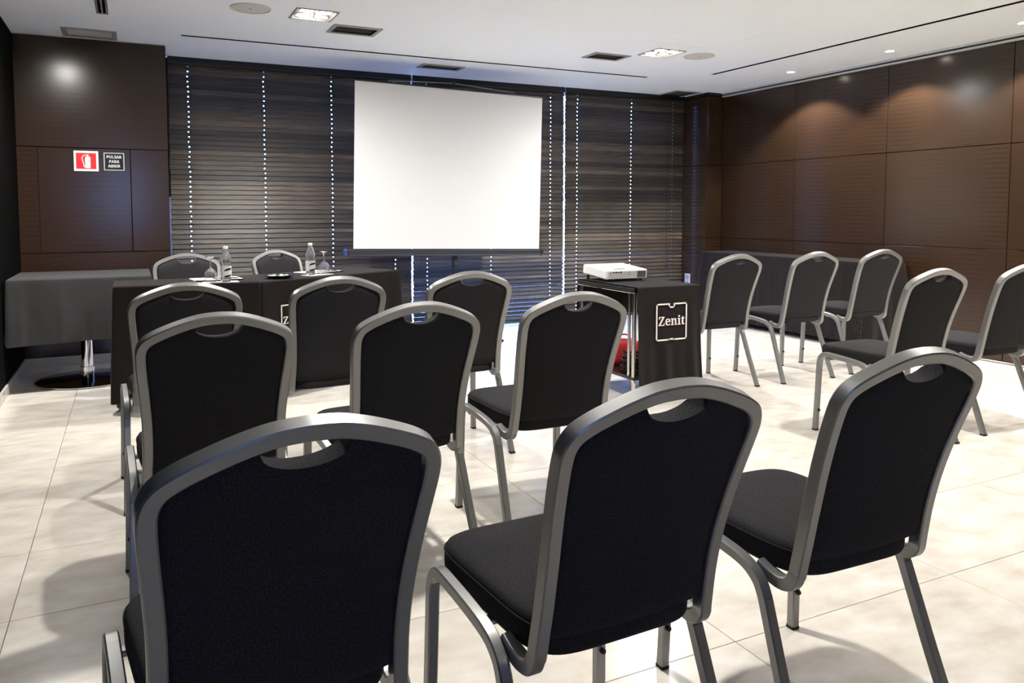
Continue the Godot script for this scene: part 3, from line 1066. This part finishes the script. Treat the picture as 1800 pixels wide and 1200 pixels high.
func table_under(called: String, label: String, poly: Array, top: float, legs: Array) -> Node3D:
	var t := thing(called, label, "table")
	var m := MB.new()
	var pv := PackedVector2Array()
	for p in poly:
		pv.append(Vector2(p.x, -p.y))
	m.plate(pv, Transform3D(Basis(Vector3.RIGHT, -PI / 2), Vector3(0, top - 0.024, 0)), 0.024)
	part("table_top", m, M.black, t)
	for l in legs:
		var g := MB.new()
		g.tube([Vector3(l.x, 0.0, l.y), Vector3(l.x, top - 0.024, l.y)], 0.014, 10)
		part("leg", g, M.steel, t)
	return t

func build_tables() -> void:
	var top := 0.765
	# head table, left half: its right end is cut aslant where the other half meets it
	var d := Vector2(0.891, -0.454)
	var nb := Vector2(-0.454, -0.891)
	var f0 := Vector2(0.742, -4.912)
	var p1 := [Vector2(-0.105, -4.965), Vector2(0.730, -4.912), Vector2(0.730, -4.912) + nb * 0.5, Vector2(-0.105, -5.40)]
	p1[2] = Vector2(0.730, -4.912) + nb * 0.50
	p1[2].y = -5.36
	var inset := func(poly: Array, k: float) -> Array:
		var c := Vector2.ZERO
		for p in poly: c += p
		c /= poly.size()
		return poly.map(func(p): return p + (c - p).normalized() * k)
	table_under("head_table", "left half of the head table, hidden under a dark cloth", inset.call(p1, 0.008), top - 0.004, inset.call(p1, 0.09))
	var c1 := cloth_shape(p1, func(e, _t): return 0.70 if e != 2 else 0.20, 0.012, 0.012, 4, 5.0, 0.022)
	solo("tablecloth", c1, M.cloth, "dark grey cloth hanging over the left half of the head table", "tablecloth", Vector3(0, top, 0))
	var p2 := [f0, f0 + d * 1.24, f0 + d * 1.24 + nb * 0.5, f0 + nb * 0.5]
	table_under("head_table", "right half of the head table, hidden under a printed cloth", inset.call(p2, 0.008), top - 0.004, inset.call(p2, 0.09))
	var c2 := cloth_shape(p2, func(e, _t): return 0.70 if e != 2 else 0.20, 0.010, 0.010, 7, 4.0, 0.03)
	var cl := solo("tablecloth", c2, M.cloth, "dark cloth with a white printed square sign over the right half of the head table", "tablecloth", Vector3(0, top, 0))
	# the sign on the front edge: the face looks along -nb
	var lb := Basis(Vector3(d.x, 0, d.y), Vector3.UP, Vector3(-nb.x, 0, -nb.y))
	var lp := f0 + d * 0.232 - nb * 0.018
	add_logo(cl, Transform3D(lb, Vector3(lp.x, -0.268, lp.y)), 0.205, 0.215)

	# table in the left corner on a round chrome foot
	var t := thing("pedestal_table", "square table with a chrome pedestal and round black foot in the left corner", "table", Vector3(-0.305, 0, -6.10))
	part("table_top", mb_box(Vector3(0, 0.748, 0), Vector3(0.83, 0.026, 0.66), 0.003), M.black, t)
	var po := MB.new()
	po.tube([Vector3(0, 0.05, 0), Vector3(0, 0.735, 0)], 0.038, 24)
	part("pedestal", po, M.chrome, t)
	var ft := MB.new()
	ft.lathe([[0.0, 0.0], [0.325, 0.0], [0.325, 0.004]], 48)
	ft.lathe([[0.325, 0.012], [0.30, 0.016], [0.06, 0.03], [0.0, 0.03]], 48)
	var fo := part("foot_plate", ft, M.black_gloss, t)
	var rm := MB.new()
	rm.lathe([[0.325, 0.004], [0.332, 0.006], [0.332, 0.011], [0.325, 0.013]], 48)
	part("rim", rm, M.chrome, fo)
	var sl := MB.new()
	sl.lathe([[0.046, 0.03], [0.046, 0.10], [0.040, 0.10]], 24)
	part("collar", sl, M.chrome, t)
	var p3 := rect(-0.745 , -6.44, 0.125, -5.76)
	var c3 := cloth_shape(p3, func(e, tt): return 0.445 - 0.035 * (tt if e == 2 else 0.0) * 0.0 - (0.03 if e != 2 else 0.03 * (1.0 - tt) ), 0.014, 0.004, 12, 4.0, 0.02)
	solo("tablecloth", c3, M.cloth_grey, "grey cloth over the pedestal table in the left corner", "tablecloth", Vector3(0, top, 0))

	# table against the panelled wall
	var p4 := rect(5.725, -6.60, 6.155, -4.46)
	table_under("side_table", "long table against the brown panelled wall, hidden under a dark cloth", inset.call(p4, 0.01), top - 0.004, [Vector2(5.80, -6.5), Vector2(6.10, -6.5), Vector2(5.80, -4.6), Vector2(6.10, -4.6), Vector2(5.80, -5.5), Vector2(6.10, -5.5)])
	var c4 := cloth_shape(p4, func(e, _t): return 0.715 if e != 1 else 0.15, 0.022, 0.006, 15, 6.0, 0.03)
	solo("tablecloth", c4, M.cloth, "dark cloth over the long table against the brown panelled wall", "tablecloth", Vector3(0, top, 0))

func bottle(at: Vector3, label: String, turn: float) -> void:
	var t := thing("water_bottle", label, "bottle", at, turn, "water bottles on the head table")
	var g := MB.new()
	g.lathe([[0.0, 0.001], [0.027, 0.0], [0.031, 0.004], [0.0325, 0.012], [0.0325, 0.105], [0.0315, 0.118], [0.033, 0.130], [0.031, 0.148], [0.024, 0.172], [0.0165, 0.190], [0.0135, 0.200], [0.0135, 0.212], [0.0105, 0.212], [0.0105, 0.200], [0.014, 0.188], [0.022, 0.170], [0.0285, 0.147], [0.030, 0.130], [0.029, 0.118], [0.030, 0.105], [0.030, 0.014], [0.0, 0.010]], 28)
	part("glass", g, M.glass, t)
	var cap := MB.new()
	cap.lathe([[0.0, 0.205], [0.0145, 0.205], [0.0148, 0.219], [0.013, 0.222], [0.0, 0.222]], 20)
	part("cap", cap, M.white, t)
	var lb := MB.new()
	lb.lathe([[0.0331, 0.030], [0.0331, 0.100]], 32)
	var lo := part("label_band", lb, M.paper, t)
	# the dark crescent and oval printed on the band
	for e in [[0.072, 0.014, 0.95], [0.043, 0.012, 1.0]]:
		var m := MB.new()
		for k in 14:
			var a0: float = -0.85 + 1.7 * k / 14.0
			var a1: float = -0.85 + 1.7 * (k + 1) / 14.0
			var h0: float = e[1] * sqrt(maxf(0.0, 1.0 - pow(a0 / 0.85, 2.0)))
			var h1: float = e[1] * sqrt(maxf(0.0, 1.0 - pow(a1 / 0.85, 2.0)))
			var tilt0: float = 0.006 * a0
			var tilt1: float = 0.006 * a1
			var d0 := Vector3(sin(a0), 0, cos(a0))
			var d1 := Vector3(sin(a1), 0, cos(a1))
			var lower: float = 0.0 if e[0] > 0.06 else 1.0
			m.tri(d0 * 0.0334 + Vector3(0, e[0] + tilt0 - h0 * lower, 0), d1 * 0.0334 + Vector3(0, e[0] + tilt1 - h1 * lower, 0), d1 * 0.0334 + Vector3(0, e[0] + tilt1 + h1 * (1.0 - lower), 0), d0, d1, d1)
			m.tri(d0 * 0.0334 + Vector3(0, e[0] + tilt0 - h0 * lower, 0), d1 * 0.0334 + Vector3(0, e[0] + tilt1 + h1 * (1.0 - lower), 0), d0 * 0.0334 + Vector3(0, e[0] + tilt0 + h0 * (1.0 - lower), 0), d0, d1, d0)
		part("print", m, M.black, lo)

func goblet(at: Vector3, label: String) -> void:
	var t := thing("wine_glass", label, "glass", at, 0.0, "upturned wine glasses on the head table")
	var b := MB.new()
	b.lathe([[0.033, 0.0], [0.038, 0.020], [0.040, 0.038], [0.036, 0.060], [0.024, 0.078], [0.010, 0.088], [0.0045, 0.094], [0.0, 0.094], [0.0, 0.084], [0.009, 0.083], [0.022, 0.075], [0.0345, 0.058], [0.0385, 0.038], [0.0365, 0.020], [0.0318, 0.0]], 32)
	part("bowl", b, M.glass, t)
	var s := MB.new()
	s.lathe([[0.0, 0.094], [0.0042, 0.094], [0.0038, 0.120], [0.0045, 0.140], [0.010, 0.150], [0.034, 0.158], [0.035, 0.160], [0.0, 0.161]], 28)
	part("stem", s, M.glass, t)

func build_table_things() -> void:
	var y := 0.7655
	# each place: a white paper, a mat, a pad with a pencil, a bottle and an upturned glass
	var yaw2 := deg_to_rad(27.0)
	solo("paper_mat", mb_box(Vector3(0, 0.0006, 0), Vector3(0.21, 0.0012, 0.10), 0.0003), M.paper, "white paper mat under the left bottle and glass", "mat", Vector3(0.505, y, -4.985), 0.05, "paper mats on the head table")
	solo("paper_mat", mb_box(Vector3(0, 0.0006, 0), Vector3(0.21, 0.0012, 0.10), 0.0003), M.paper, "white paper mat under the right bottle and glass", "mat", Vector3(1.175, y, -5.275), yaw2, "paper mats on the head table")
	for e in [[Vector3(0.50, y, -5.20), 0.12, "white writing pad behind the left bottle", "black pencil lying on the left writing pad"], [Vector3(1.235, y, -5.50), yaw2 + 0.05, "white writing pad behind the right bottle", "black pencil lying on the right writing pad"]]:
		var t := thing("writing_pad", e[2], "notepad", e[0], e[1], "writing pads on the head table")
		part("sheets", mb_box(Vector3(0, 0.003, 0), Vector3(0.30, 0.006, 0.20), 0.0008), M.paper, t)
		part("binding", mb_box(Vector3(0, 0.0035, 0.1), Vector3(0.30, 0.0072, 0.006), 0.0008), M.black, t)
		var pm := MB.new()
		pm.tube([Vector3(-0.085, 0.004, 0), Vector3(0.07, 0.004, 0)], 0.0038, 8)
		var pen := thing("pencil", e[3], "pencil", e[0] + Vector3(0.06, 0.0062, 0.03), e[1] - 0.35, "pencils on the writing pads")
		part("shaft", pm, M.black, pen)
		var tip := MB.new()
		tip.lathe([[0.0038, 0.0], [0.0006, 0.016], [0.0, 0.016]], 8)
		var tp := part("tip", tip, M.vent_pale, pen)
		tp.position = Vector3(0.07, 0.004, 0)
		tp.rotation.z = -PI / 2
	bottle(Vector3(0.537, y + 0.0015, -4.985), "glass water bottle on the left half of the head table", 0.35)
	bottle(Vector3(1.125, y + 0.0015, -5.262), "glass water bottle on the right half of the head table", 0.35)
	goblet(Vector3(0.447, y + 0.0015, -4.988), "upturned wine glass left of the left water bottle")
	goblet(Vector3(1.232, y + 0.0015, -5.318), "upturned wine glass right of the right water bottle")
	var dish := MB.new()
	dish.lathe([[0.0, 0.0], [0.045, 0.0], [0.075, 0.008], [0.098, 0.020], [0.095, 0.021], [0.072, 0.011], [0.043, 0.004], [0.0, 0.004]], 32)
	solo("sweets_dish", dish, M.black_gloss, "shallow black dish of wrapped sweets on the head table", "dish", Vector3(0.885, y, -5.105))
	var spots := [[-0.045, 0.010, 0.3], [0.0, 0.02, 1.2], [0.045, 0.0, -0.4], [0.02, -0.035, 0.8], [-0.025, -0.03, 2.1], [0.012, 0.048, -0.9], [-0.055, -0.012, 1.9]]
	for i in spots.size():
		var s: Array = spots[i]
		var c := thing("wrapped_sweet", "pale foil-wrapped sweet in the black dish on the head table", "sweet", Vector3(0.885 + s[0], y + 0.012, -5.105 + s[1]), s[2], "sweets in the black dish")
		var m := MB.new()
		m.box(Vector3(0, 0.006, 0), Vector3(0.030, 0.013, 0.019), 0.005)
		part("sweet", m, M.foil, c)
		var w := MB.new()
		for q in [-1.0, 1.0]:
			w.tri(Vector3(q * 0.014, 0.006, 0), Vector3(q * 0.030, 0.004, -0.011), Vector3(q * 0.030, 0.010, 0.011), Vector3.UP, Vector3.UP, Vector3.UP)
			w.tri(Vector3(q * 0.014, 0.005, 0), Vector3(q * 0.030, 0.003, -0.011), Vector3(q * 0.030, 0.009, 0.011), Vector3.DOWN, Vector3.DOWN, Vector3.DOWN)
		part("wrapper_twist", w, M.foil, c)

func build_trolley() -> void:
	var x0 := 2.815
	var x1 := 3.309
	var z0 := -4.50
	var z1 := -3.842
	var top := 0.73
	var t := thing("av_trolley", "chrome and black wheeled trolley carrying the projector", "trolley")
	part("top_tray", mb_box(Vector3((x0 + x1) / 2, top - 0.014, (z0 + z1) / 2), Vector3(x1 - x0, 0.022, z1 - z0), 0.006), M.black, t)
	part("top_rail", mb_box(Vector3((x0 + x1) / 2, top - 0.031, (z0 + z1) / 2), Vector3(x1 - x0 - 0.006, 0.010, z1 - z0 - 0.006), 0.003), M.chrome, t)
	part("lower_shelf", mb_box(Vector3((x0 + x1) / 2, 0.158, (z0 + z1) / 2), Vector3(x1 - x0, 0.02, z1 - z0), 0.006), M.black, t)
	for x in [x0 + 0.018, x1 - 0.018]:
		for z in [z0 + 0.03, z1 - 0.022]:
			var p := MB.new()
			p.tube([Vector3(x, 0.075, z), Vector3(x, top - 0.03, z)], 0.013, 14)
			part("post", p, M.chrome, t)
			if z > -4.2:
				var p2 := MB.new()
				p2.tube([Vector3(x, 0.168, z - 0.05), Vector3(x, top - 0.03, z - 0.05)], 0.010, 12)
				part("post", p2, M.chrome, t)
			# caster: fork and wheel, swivelled
			var a := 0.9 if z > -4.2 else -0.5
			var sh := Vector3(cos(a) * -0.03, 0, sin(a) * 0.03)
			var fk := MB.new()
			fk.box(Vector3(x, 0.074, z) + sh * 0.5, Vector3(0.045, 0.012, 0.034), 0.003, Basis(Vector3.UP, a))
			fk.box(Vector3(x, 0.052, z) + sh, Vector3(0.008, 0.05, 0.04), 0.002, Basis(Vector3.UP, a))
			var fo := part("caster", fk, M.chrome, t)
			for q in [-1.0, 1.0]:
				var w := MB.new()
				w.lathe([[0.0, -0.008], [0.030, -0.008], [0.033, -0.004], [0.033, 0.004], [0.030, 0.008], [0.0, 0.008]], 20)
				var wo := part("wheel", w, M.steel, fo)
				wo.transform = Transform3D(Basis(Vector3.UP, a) * Basis(Vector3.BACK, PI / 2), Vector3(x, 0.033, z) + sh + Basis(Vector3.UP, a) * Vector3(q * 0.013, 0, 0))
	# cloth: over the top, hanging in front and a little behind
	var cols := 44
	var path := []         # [z, y, t of the drop]
	for k in 7:
		path.append([z0 - 0.012, top - 0.25 + 0.25 * k / 7.0, -(1.0 - k / 7.0)])
	path.append([z0 - 0.008, top + 0.001, 0.0])
	for k in 11:
		path.append([lerpf(z0, z1 + 0.002, k / 10.0), top + 0.004, 0.0])
	path.append([z1 + 0.014, top + 0.001, 0.0])
	for k in 25:
		path.append([z1 + 0.019, top - 0.008 - 0.60 * k / 24.0, k / 24.0])
	var rows := []
	for p in path:
		var row := []
		for i in cols:
			var u := float(i) / (cols - 1)
			var tt: float = absf(p[2])
			var x := lerpf(x0 + 0.012, x1 + 0.012 + 0.03 * tt * tt, u)
			var calm := 1.0 - 0.8 * exp(-pow((u - 0.5) / 0.28, 2.0)) * (1.0 if tt < 0.62 else 0.25)
			var wv: float = (0.010 * sin(u * 17.0 + 0.6) + 0.008 * sin(u * 29.0 + 2.0)) * tt * calm + 0.012 * tt
			var z: float = p[0] + wv * signf(p[2] if p[2] != 0.0 else 1.0)
			row.append(Vector3(x, p[1] - 0.008 * tt * sin(u * 9.0), z))
		rows.append(row)
	var c := MB.new()
	c.grid(rows, func(p): return Vector3(0, 1.0 if p.y > top - 0.006 else 0.0, 0.3 if p.z > -4.3 else -0.3))
	var cl := solo("trolley_cloth", c, M.cloth, "dark cloth with a white printed square sign draped over the trolley", "tablecloth")
	add_logo(cl, Transform3D(Basis(), Vector3(3.082, 0.509, z1 + 0.0315)), 0.242, 0.236)

	# projector, its far end propped up on a foot
	var pr := thing("projector", "white projector standing on the trolley", "projector", Vector3(3.03, top + 0.005, -4.22), 0.0)
	var body := Node3D.new()
	var b := Basis(Vector3.RIGHT, deg_to_rad(5.2))
	body.free()
	var xf := func(p: Vector3) -> Vector3: return b * p + Vector3(0, 0.008, 0)
	var bd := MB.new()
	bd.box(xf.call(Vector3(0, 0.036, -0.145)), Vector3(0.335, 0.064, 0.29), 0.007, b)
	part("housing", bd, M.white_gloss, pr)
	part("connector_panel", mb_box(xf.call(Vector3(-0.033, 0.038, 0.0004)), Vector3(0.235, 0.040, 0.002), 0.0005, b), M.speaker, pr)
	for e in [[-0.135, 0.050, 0.008], [-0.112, 0.053, 0.012], [-0.09, 0.053, 0.014], [-0.072, 0.052, 0.010], [-0.052, 0.053, 0.014], [0.018, 0.052, 0.008], [0.016, 0.037, 0.007], [-0.128, 0.033, 0.005]]:
		part("socket", mb_box(xf.call(Vector3(e[0], e[1], 0.0016)), Vector3(e[2], e[2] * 0.75, 0.002), 0.0005, b), M.black, pr)
	var gr := part("air_grille", mb_box(xf.call(Vector3(0.118, 0.037, 0.0004)), Vector3(0.072, 0.046, 0.002), 0.0005, b), M.vent, pr)
	for k in 7:
		part("louvre", mb_box(xf.call(Vector3(0.118, 0.018 + k * 0.0062, 0.0018)), Vector3(0.07, 0.0028, 0.0016), 0.0, b), M.case, gr)
	part("control_panel", mb_box(xf.call(Vector3(-0.04, 0.0674, -0.040)), Vector3(0.095, 0.0015, 0.022), 0.0004, b), M.case, pr)
	for k in 4:
		part("button", mb_box(xf.call(Vector3(-0.072 + k * 0.021, 0.0686, -0.040)), Vector3(0.012, 0.002, 0.010), 0.0006, b), M.black, pr)
	var lens := MB.new()
	lens.tube([xf.call(Vector3(0.08, 0.038, -0.285)), xf.call(Vector3(0.08, 0.038, -0.302))], 0.024, 20)
	part("lens", lens, M.black_gloss, pr)
	for x in [-0.15, 0.15]:
		var k := MB.new()
		k.lathe([[0.0, 0.0], [0.012, 0.0], [0.013, 0.006], [0.008, 0.009], [0.008, 0.034], [0.0, 0.034]], 14)
		var o := part("prop_foot", k, M.black, pr)
		o.position = Vector3(x, 0.0, -0.245)
		var k2 := MB.new()
		k2.lathe([[0.0, 0.0], [0.008, 0.0], [0.008, 0.013], [0.0, 0.013]], 12)
		var o2 := part("rear_foot", k2, M.black, pr)
		o2.position = Vector3(x * 0.9, 0.0, -0.03)

	# cables and a red bag on the lower shelf
	var f := FastNoiseLite.new()
	f.seed = 3
	f.frequency = 0.05
	var cab := MB.new()
	var cp := []
	for i in 330:
		var a := i * 0.21
		var r := 0.078 + 0.035 * f.get_noise_1d(i * 3.0)
		cp.append(Vector3(cos(a) * r * 0.9, 0.006 + fmod(i * 0.00085, 0.12) + 0.014 * absf(f.get_noise_1d(i * 5.0 + 70.0)), sin(a) * r * 1.25))
	cab.tube(cp, 0.0048, 6)
	solo("coiled_cable", cab, M.black_gloss, "coiled black cable lying on the lower shelf of the trolley", "cable", Vector3(2.94, 0.168, -3.985))
	var bag := MB.new()
	var br := []
	for k in [[0.0, 0.0], [1.0, 0.0], [1.04, 0.05], [1.0, 0.11], [0.9, 0.15], [0.5, 0.162], [0.0, 0.164]]:
		var ring := []
		for i in 24:
			var a := TAU * i / 24
			var c2 := cos(a)
			var s2 := sin(a)
			var wob := 1.0 + 0.06 * sin(3.0 * a + k[1] * 40.0)
			ring.append(Vector3(signf(c2) * pow(absf(c2), 0.5) * 0.12 * k[0] * wob, k[1], signf(s2) * pow(absf(s2), 0.5) * 0.075 * k[0] * wob))
		br.append(ring)
	bag.grid(br, func(p): return Vector3(p.x, (p.y - 0.08) * 1.5, p.z), true)
	var bt := thing("cable_bag", "red fabric bag on the lower shelf of the trolley behind the cable", "bag", Vector3(3.03, 0.168, -4.27))
	part("pouch", bag, M.red_bag, bt)
	var hd := MB.new()
	var hp := []
	for i in 13:
		var a := PI * i / 12.0
		hp.append(Vector3(-0.06 * cos(a), 0.155 + 0.045 * sin(a), 0.02))
	hd.tube(hp, 0.006, 8)
	part("handle", hd, M.red_bag, bt)

func build_screen() -> void:
	var cx := 2.71
	var t := thing("projection_screen", "white pull-up projection screen on a black tripod in front of the blinds", "screen", Vector3(cx, 0, -6.5))
	var roll := Basis(Vector3.BACK, deg_to_rad(-1.22))
	var w := 1.857
	var yb := 0.8604
	var yt := 2.3217
	var tilt := func(p: Vector3) -> Vector3: return roll * (p - Vector3(0, 1.6, 0)) + Vector3(0, 1.6, 0)
	part("fabric", mb_box(tilt.call(Vector3(0, (yb + yt) / 2, 0)), Vector3(w, yt - yb, 0.0016), 0.0, roll), M.screen, t)
	part("top_bar", mb_box(tilt.call(Vector3(0, yt + 0.004, -0.002)), Vector3(w + 0.006, 0.013, 0.018), 0.003, roll), M.black, t)
	var c := MB.new()
	c.box(tilt.call(Vector3(-0.01, yb - 0.034, -0.03)), Vector3(w + 0.08, 0.062, 0.066), 0.016, roll)
	part("case", c, M.case, t)
	for s in [-1.0, 1.0]:
		part("end_cap", mb_box(tilt.call(Vector3(-0.01 + s * (w / 2 + 0.052), yb - 0.034, -0.03)), Vector3(0.03, 0.068, 0.072), 0.014, roll), M.blue_cap if s < 0 else M.case, t)
	var bar := MB.new()
	bar.box(Vector3(0.035, 1.355, -0.085), Vector3(0.024, 2.07, 0.024), 0.003)
	part("pole", bar, M.black, t)
	part("bracket", mb_box(Vector3(0.03, yb - 0.09, -0.06), Vector3(0.06, 0.05, 0.07), 0.004), M.black, t)
	for s in [-1.0, 1.0]:
		var r := MB.new()
		r.tube([Vector3(0.04 + s * 0.012, 2.388, -0.06), tilt.call(Vector3(s * 0.63, yt + 0.022, -0.004))], 0.0035, 8)
		part("hanger_rod", r, M.steel, t)
	part("hook", mb_box(Vector3(0.04, 2.388, -0.072), Vector3(0.03, 0.03, 0.03), 0.004), M.black, t)
	for k in 3:
		var a := deg_to_rad([46.0, 166.0, 286.0][k])
		var out := Vector3(sin(a), 0, cos(a))
		var hub := Vector3(0.035, 0, -0.085)
		var l := MB.new()
		l.tube([hub + Vector3(0, 0.62, 0) + out * 0.02, hub + Vector3(0, 0.014, 0) + out * 0.48], 0.009, 10)
		var lo := part("leg", l, M.black, t)
		var tipm := MB.new()
		tipm.tube([hub + Vector3(0, 0.017, 0) + out * 0.475, hub + Vector3(0, 0.008, 0) + out * 0.50], 0.012, 10)
		part("rubber_tip", tipm, M.rubber, lo)
		var st := MB.new()
		st.tube([hub + Vector3(0, 0.30, 0) + out * 0.01, hub + Vector3(0, 0.25, 0) + out * 0.295], 0.006, 8)
		part("strut", st, M.steel, t)

func build_signs() -> void:
	var z := PANEL_Z + 0.001
	var t := thing("fire_extinguisher_sign", "red sign with a white fire extinguisher symbol on the dark cabinet door", "sign", Vector3(-0.299, 1.604, z))
	part("border", mb_box(Vector3(0, 0, 0.001), Vector3(0.172, 0.158, 0.002), 0.0005), M.white, t)
	part("red_field", mb_box(Vector3(0, 0, 0.0024), Vector3(0.140, 0.124, 0.001), 0.0002), M.red, t)
	var sym := MB.new()
	var base := Transform3D(Basis(), Vector3(0, 0, 0.0029))
	sym.plate(PackedVector2Array([Vector2(-0.008, -0.052), Vector2(-0.003, -0.056), Vector2(0.025, -0.056), Vector2(0.030, -0.052), Vector2(0.030, 0.026), Vector2(0.025, 0.034), Vector2(0.017, 0.038), Vector2(0.017, 0.046), Vector2(0.005, 0.046), Vector2(0.005, 0.038), Vector2(-0.003, 0.034), Vector2(-0.008, 0.026)]), base, 0.0006)
	sym.plate(PackedVector2Array([Vector2(0.005, 0.0455), Vector2(0.016, 0.0455), Vector2(0.020, 0.053), Vector2(-0.006, 0.050)]), base, 0.0006)
	var hose := []
	var inner := []
	for k in 13:
		var a := deg_to_rad(80.0 + 125.0 * k / 12.0)
		var cc := Vector2(0.004, 0.022)
		var rr := Vector2(0.036, 0.029)
		hose.append(cc + Vector2(cos(a), sin(a)) * rr)
		inner.append(cc + Vector2(cos(a), sin(a)) * (rr - Vector2(0.006, 0.006)))
	hose.append(Vector2(-0.016, -0.050))
	inner.append(Vector2(-0.010, -0.048))
	for k in hose.size() - 1:
		sym.plate(PackedVector2Array([hose[k], hose[k + 1], inner[k + 1], inner[k]]), base, 0.0006)
	part("symbol", sym, M.white, t)

	var p := thing("push_plate_sign", "small black sign with white lettering on the dark cabinet door", "sign", Vector3(-0.102, 1.604, z))
	part("border", mb_box(Vector3(0, 0, 0.001), Vector3(0.147, 0.140, 0.002), 0.0005), M.vent_pale, p)
	part("black_field", mb_box(Vector3(0, 0, 0.0024), Vector3(0.133, 0.126, 0.001), 0.0002), M.black, p)
	var font := SystemFont.new()
	font.font_names = PackedStringArray(["Droid Sans"])
	font.font_weight = 700
	var words := ["PULSAR", "PARA", "ABRIR"]
	for i in 3:
		var tm := TextMesh.new()
		tm.font = font
		tm.text = words[i]
		tm.font_size = 48
		tm.pixel_size = 0.00062
		tm.depth = 0.0006
		var o := part("lettering", tm, M.white, p)
		o.position = Vector3(0, 0.036 - i * 0.036, 0.0032)

	var s := thing("wall_socket", "pale double wall socket low on the wooden pier behind the trolley", "socket", Vector3(5.9645, 0.395, -7.09))
	part("plate", mb_box(Vector3(-0.004, 0.0, 0), Vector3(0.008, 0.15, 0.09), 0.002), M.vent_pale, s)
	for q in [-1.0, 1.0]:
		part("insert", mb_box(Vector3(-0.0085, q * 0.034, 0), Vector3(0.003, 0.05, 0.05), 0.001), M.vent, s)

# ------------------------------------------------------------------
func _ready() -> void:
	rng.seed = 20
	# camera: a shifted lens, turned to the right and slightly down
	var cam := Camera3D.new()
	cam.name = "camera"
	var near := 0.05
	cam.near = near
	cam.far = 60.0
	cam.set_frustum(1200.0 / 1333.11 * near, Vector2((900.0 - 851.45) / 1333.11, -(600.0 - 455.37) / 1333.11) * near, near, 60.0)
	add_child(cam)
	cam.transform = Transform3D(Basis(Vector3(0.90617798, -0.00122225, 0.42289475), Vector3(0.02748045, 0.99805249, -0.05600047), Vector3(-0.42200271, 0.06236773, 0.90444678)), Vector3(0, 1.2027, 0))
	cam.current = true
	# daylight sky outside, light and blue beside the lamps' warm white
	var env := Environment.new()
	var sky := Sky.new()
	var sm := ProceduralSkyMaterial.new()
	sm.sky_top_color = Color(0.42, 0.60, 0.98)
	sm.sky_horizon_color = Color(0.62, 0.78, 1.0)
	sm.ground_horizon_color = Color(0.60, 0.74, 1.0)
	sm.ground_bottom_color = Color(0.52, 0.66, 0.95)
	sm.sky_energy_multiplier = 4.0
	sm.ground_energy_multiplier = 4.0
	sky.sky_material = sm
	env.background_mode = Environment.BG_SKY
	env.sky = sky
	env.tonemap_mode = Environment.TONE_MAPPER_LINEAR
	env.tonemap_exposure = 1.05
	env.sdfgi_enabled = true
	env.ssao_enabled = true
	env.ssil_enabled = true
	var we := WorldEnvironment.new()
	we.name = "surroundings"
	we.environment = env
	add_child(we)

	make_materials()
	build_shell()
	build_ceiling_fittings()
	var tilt_a := func(_y): return 72.0
	var tilt_b := func(y): return 71.5 if y > 0.82 else (lerpf(55.0, 71.5, (y - 0.66) / 0.16) if y > 0.66 else lerpf(47.0, 55.0, y / 0.66))
	var tilt_c := func(y): return 72.0 if y > 0.74 or y < 0.36 else 56.0 + 14.0 * absf(sin(y * 60.0))
	build_blind(0.330, 2.553, [0.491, 1.137, 1.760, 2.382], tilt_a, "closed dark wooden blind between the panelled wall and the screen", 2.49, 101)
	build_blind(2.567, 4.317, [2.720, 3.436, 4.152], tilt_b, "dark wooden blind behind the screen with its lower slats slightly open", 2.64, 102)
	build_blind(4.333, 5.959, [4.490, 5.210, 5.80], tilt_c, "dark wooden blind between the screen and the corner pier", 5.70, 103)
	build_tables()
	build_chairs()
	build_screen()
	build_trolley()
	build_table_things()
	build_signs()
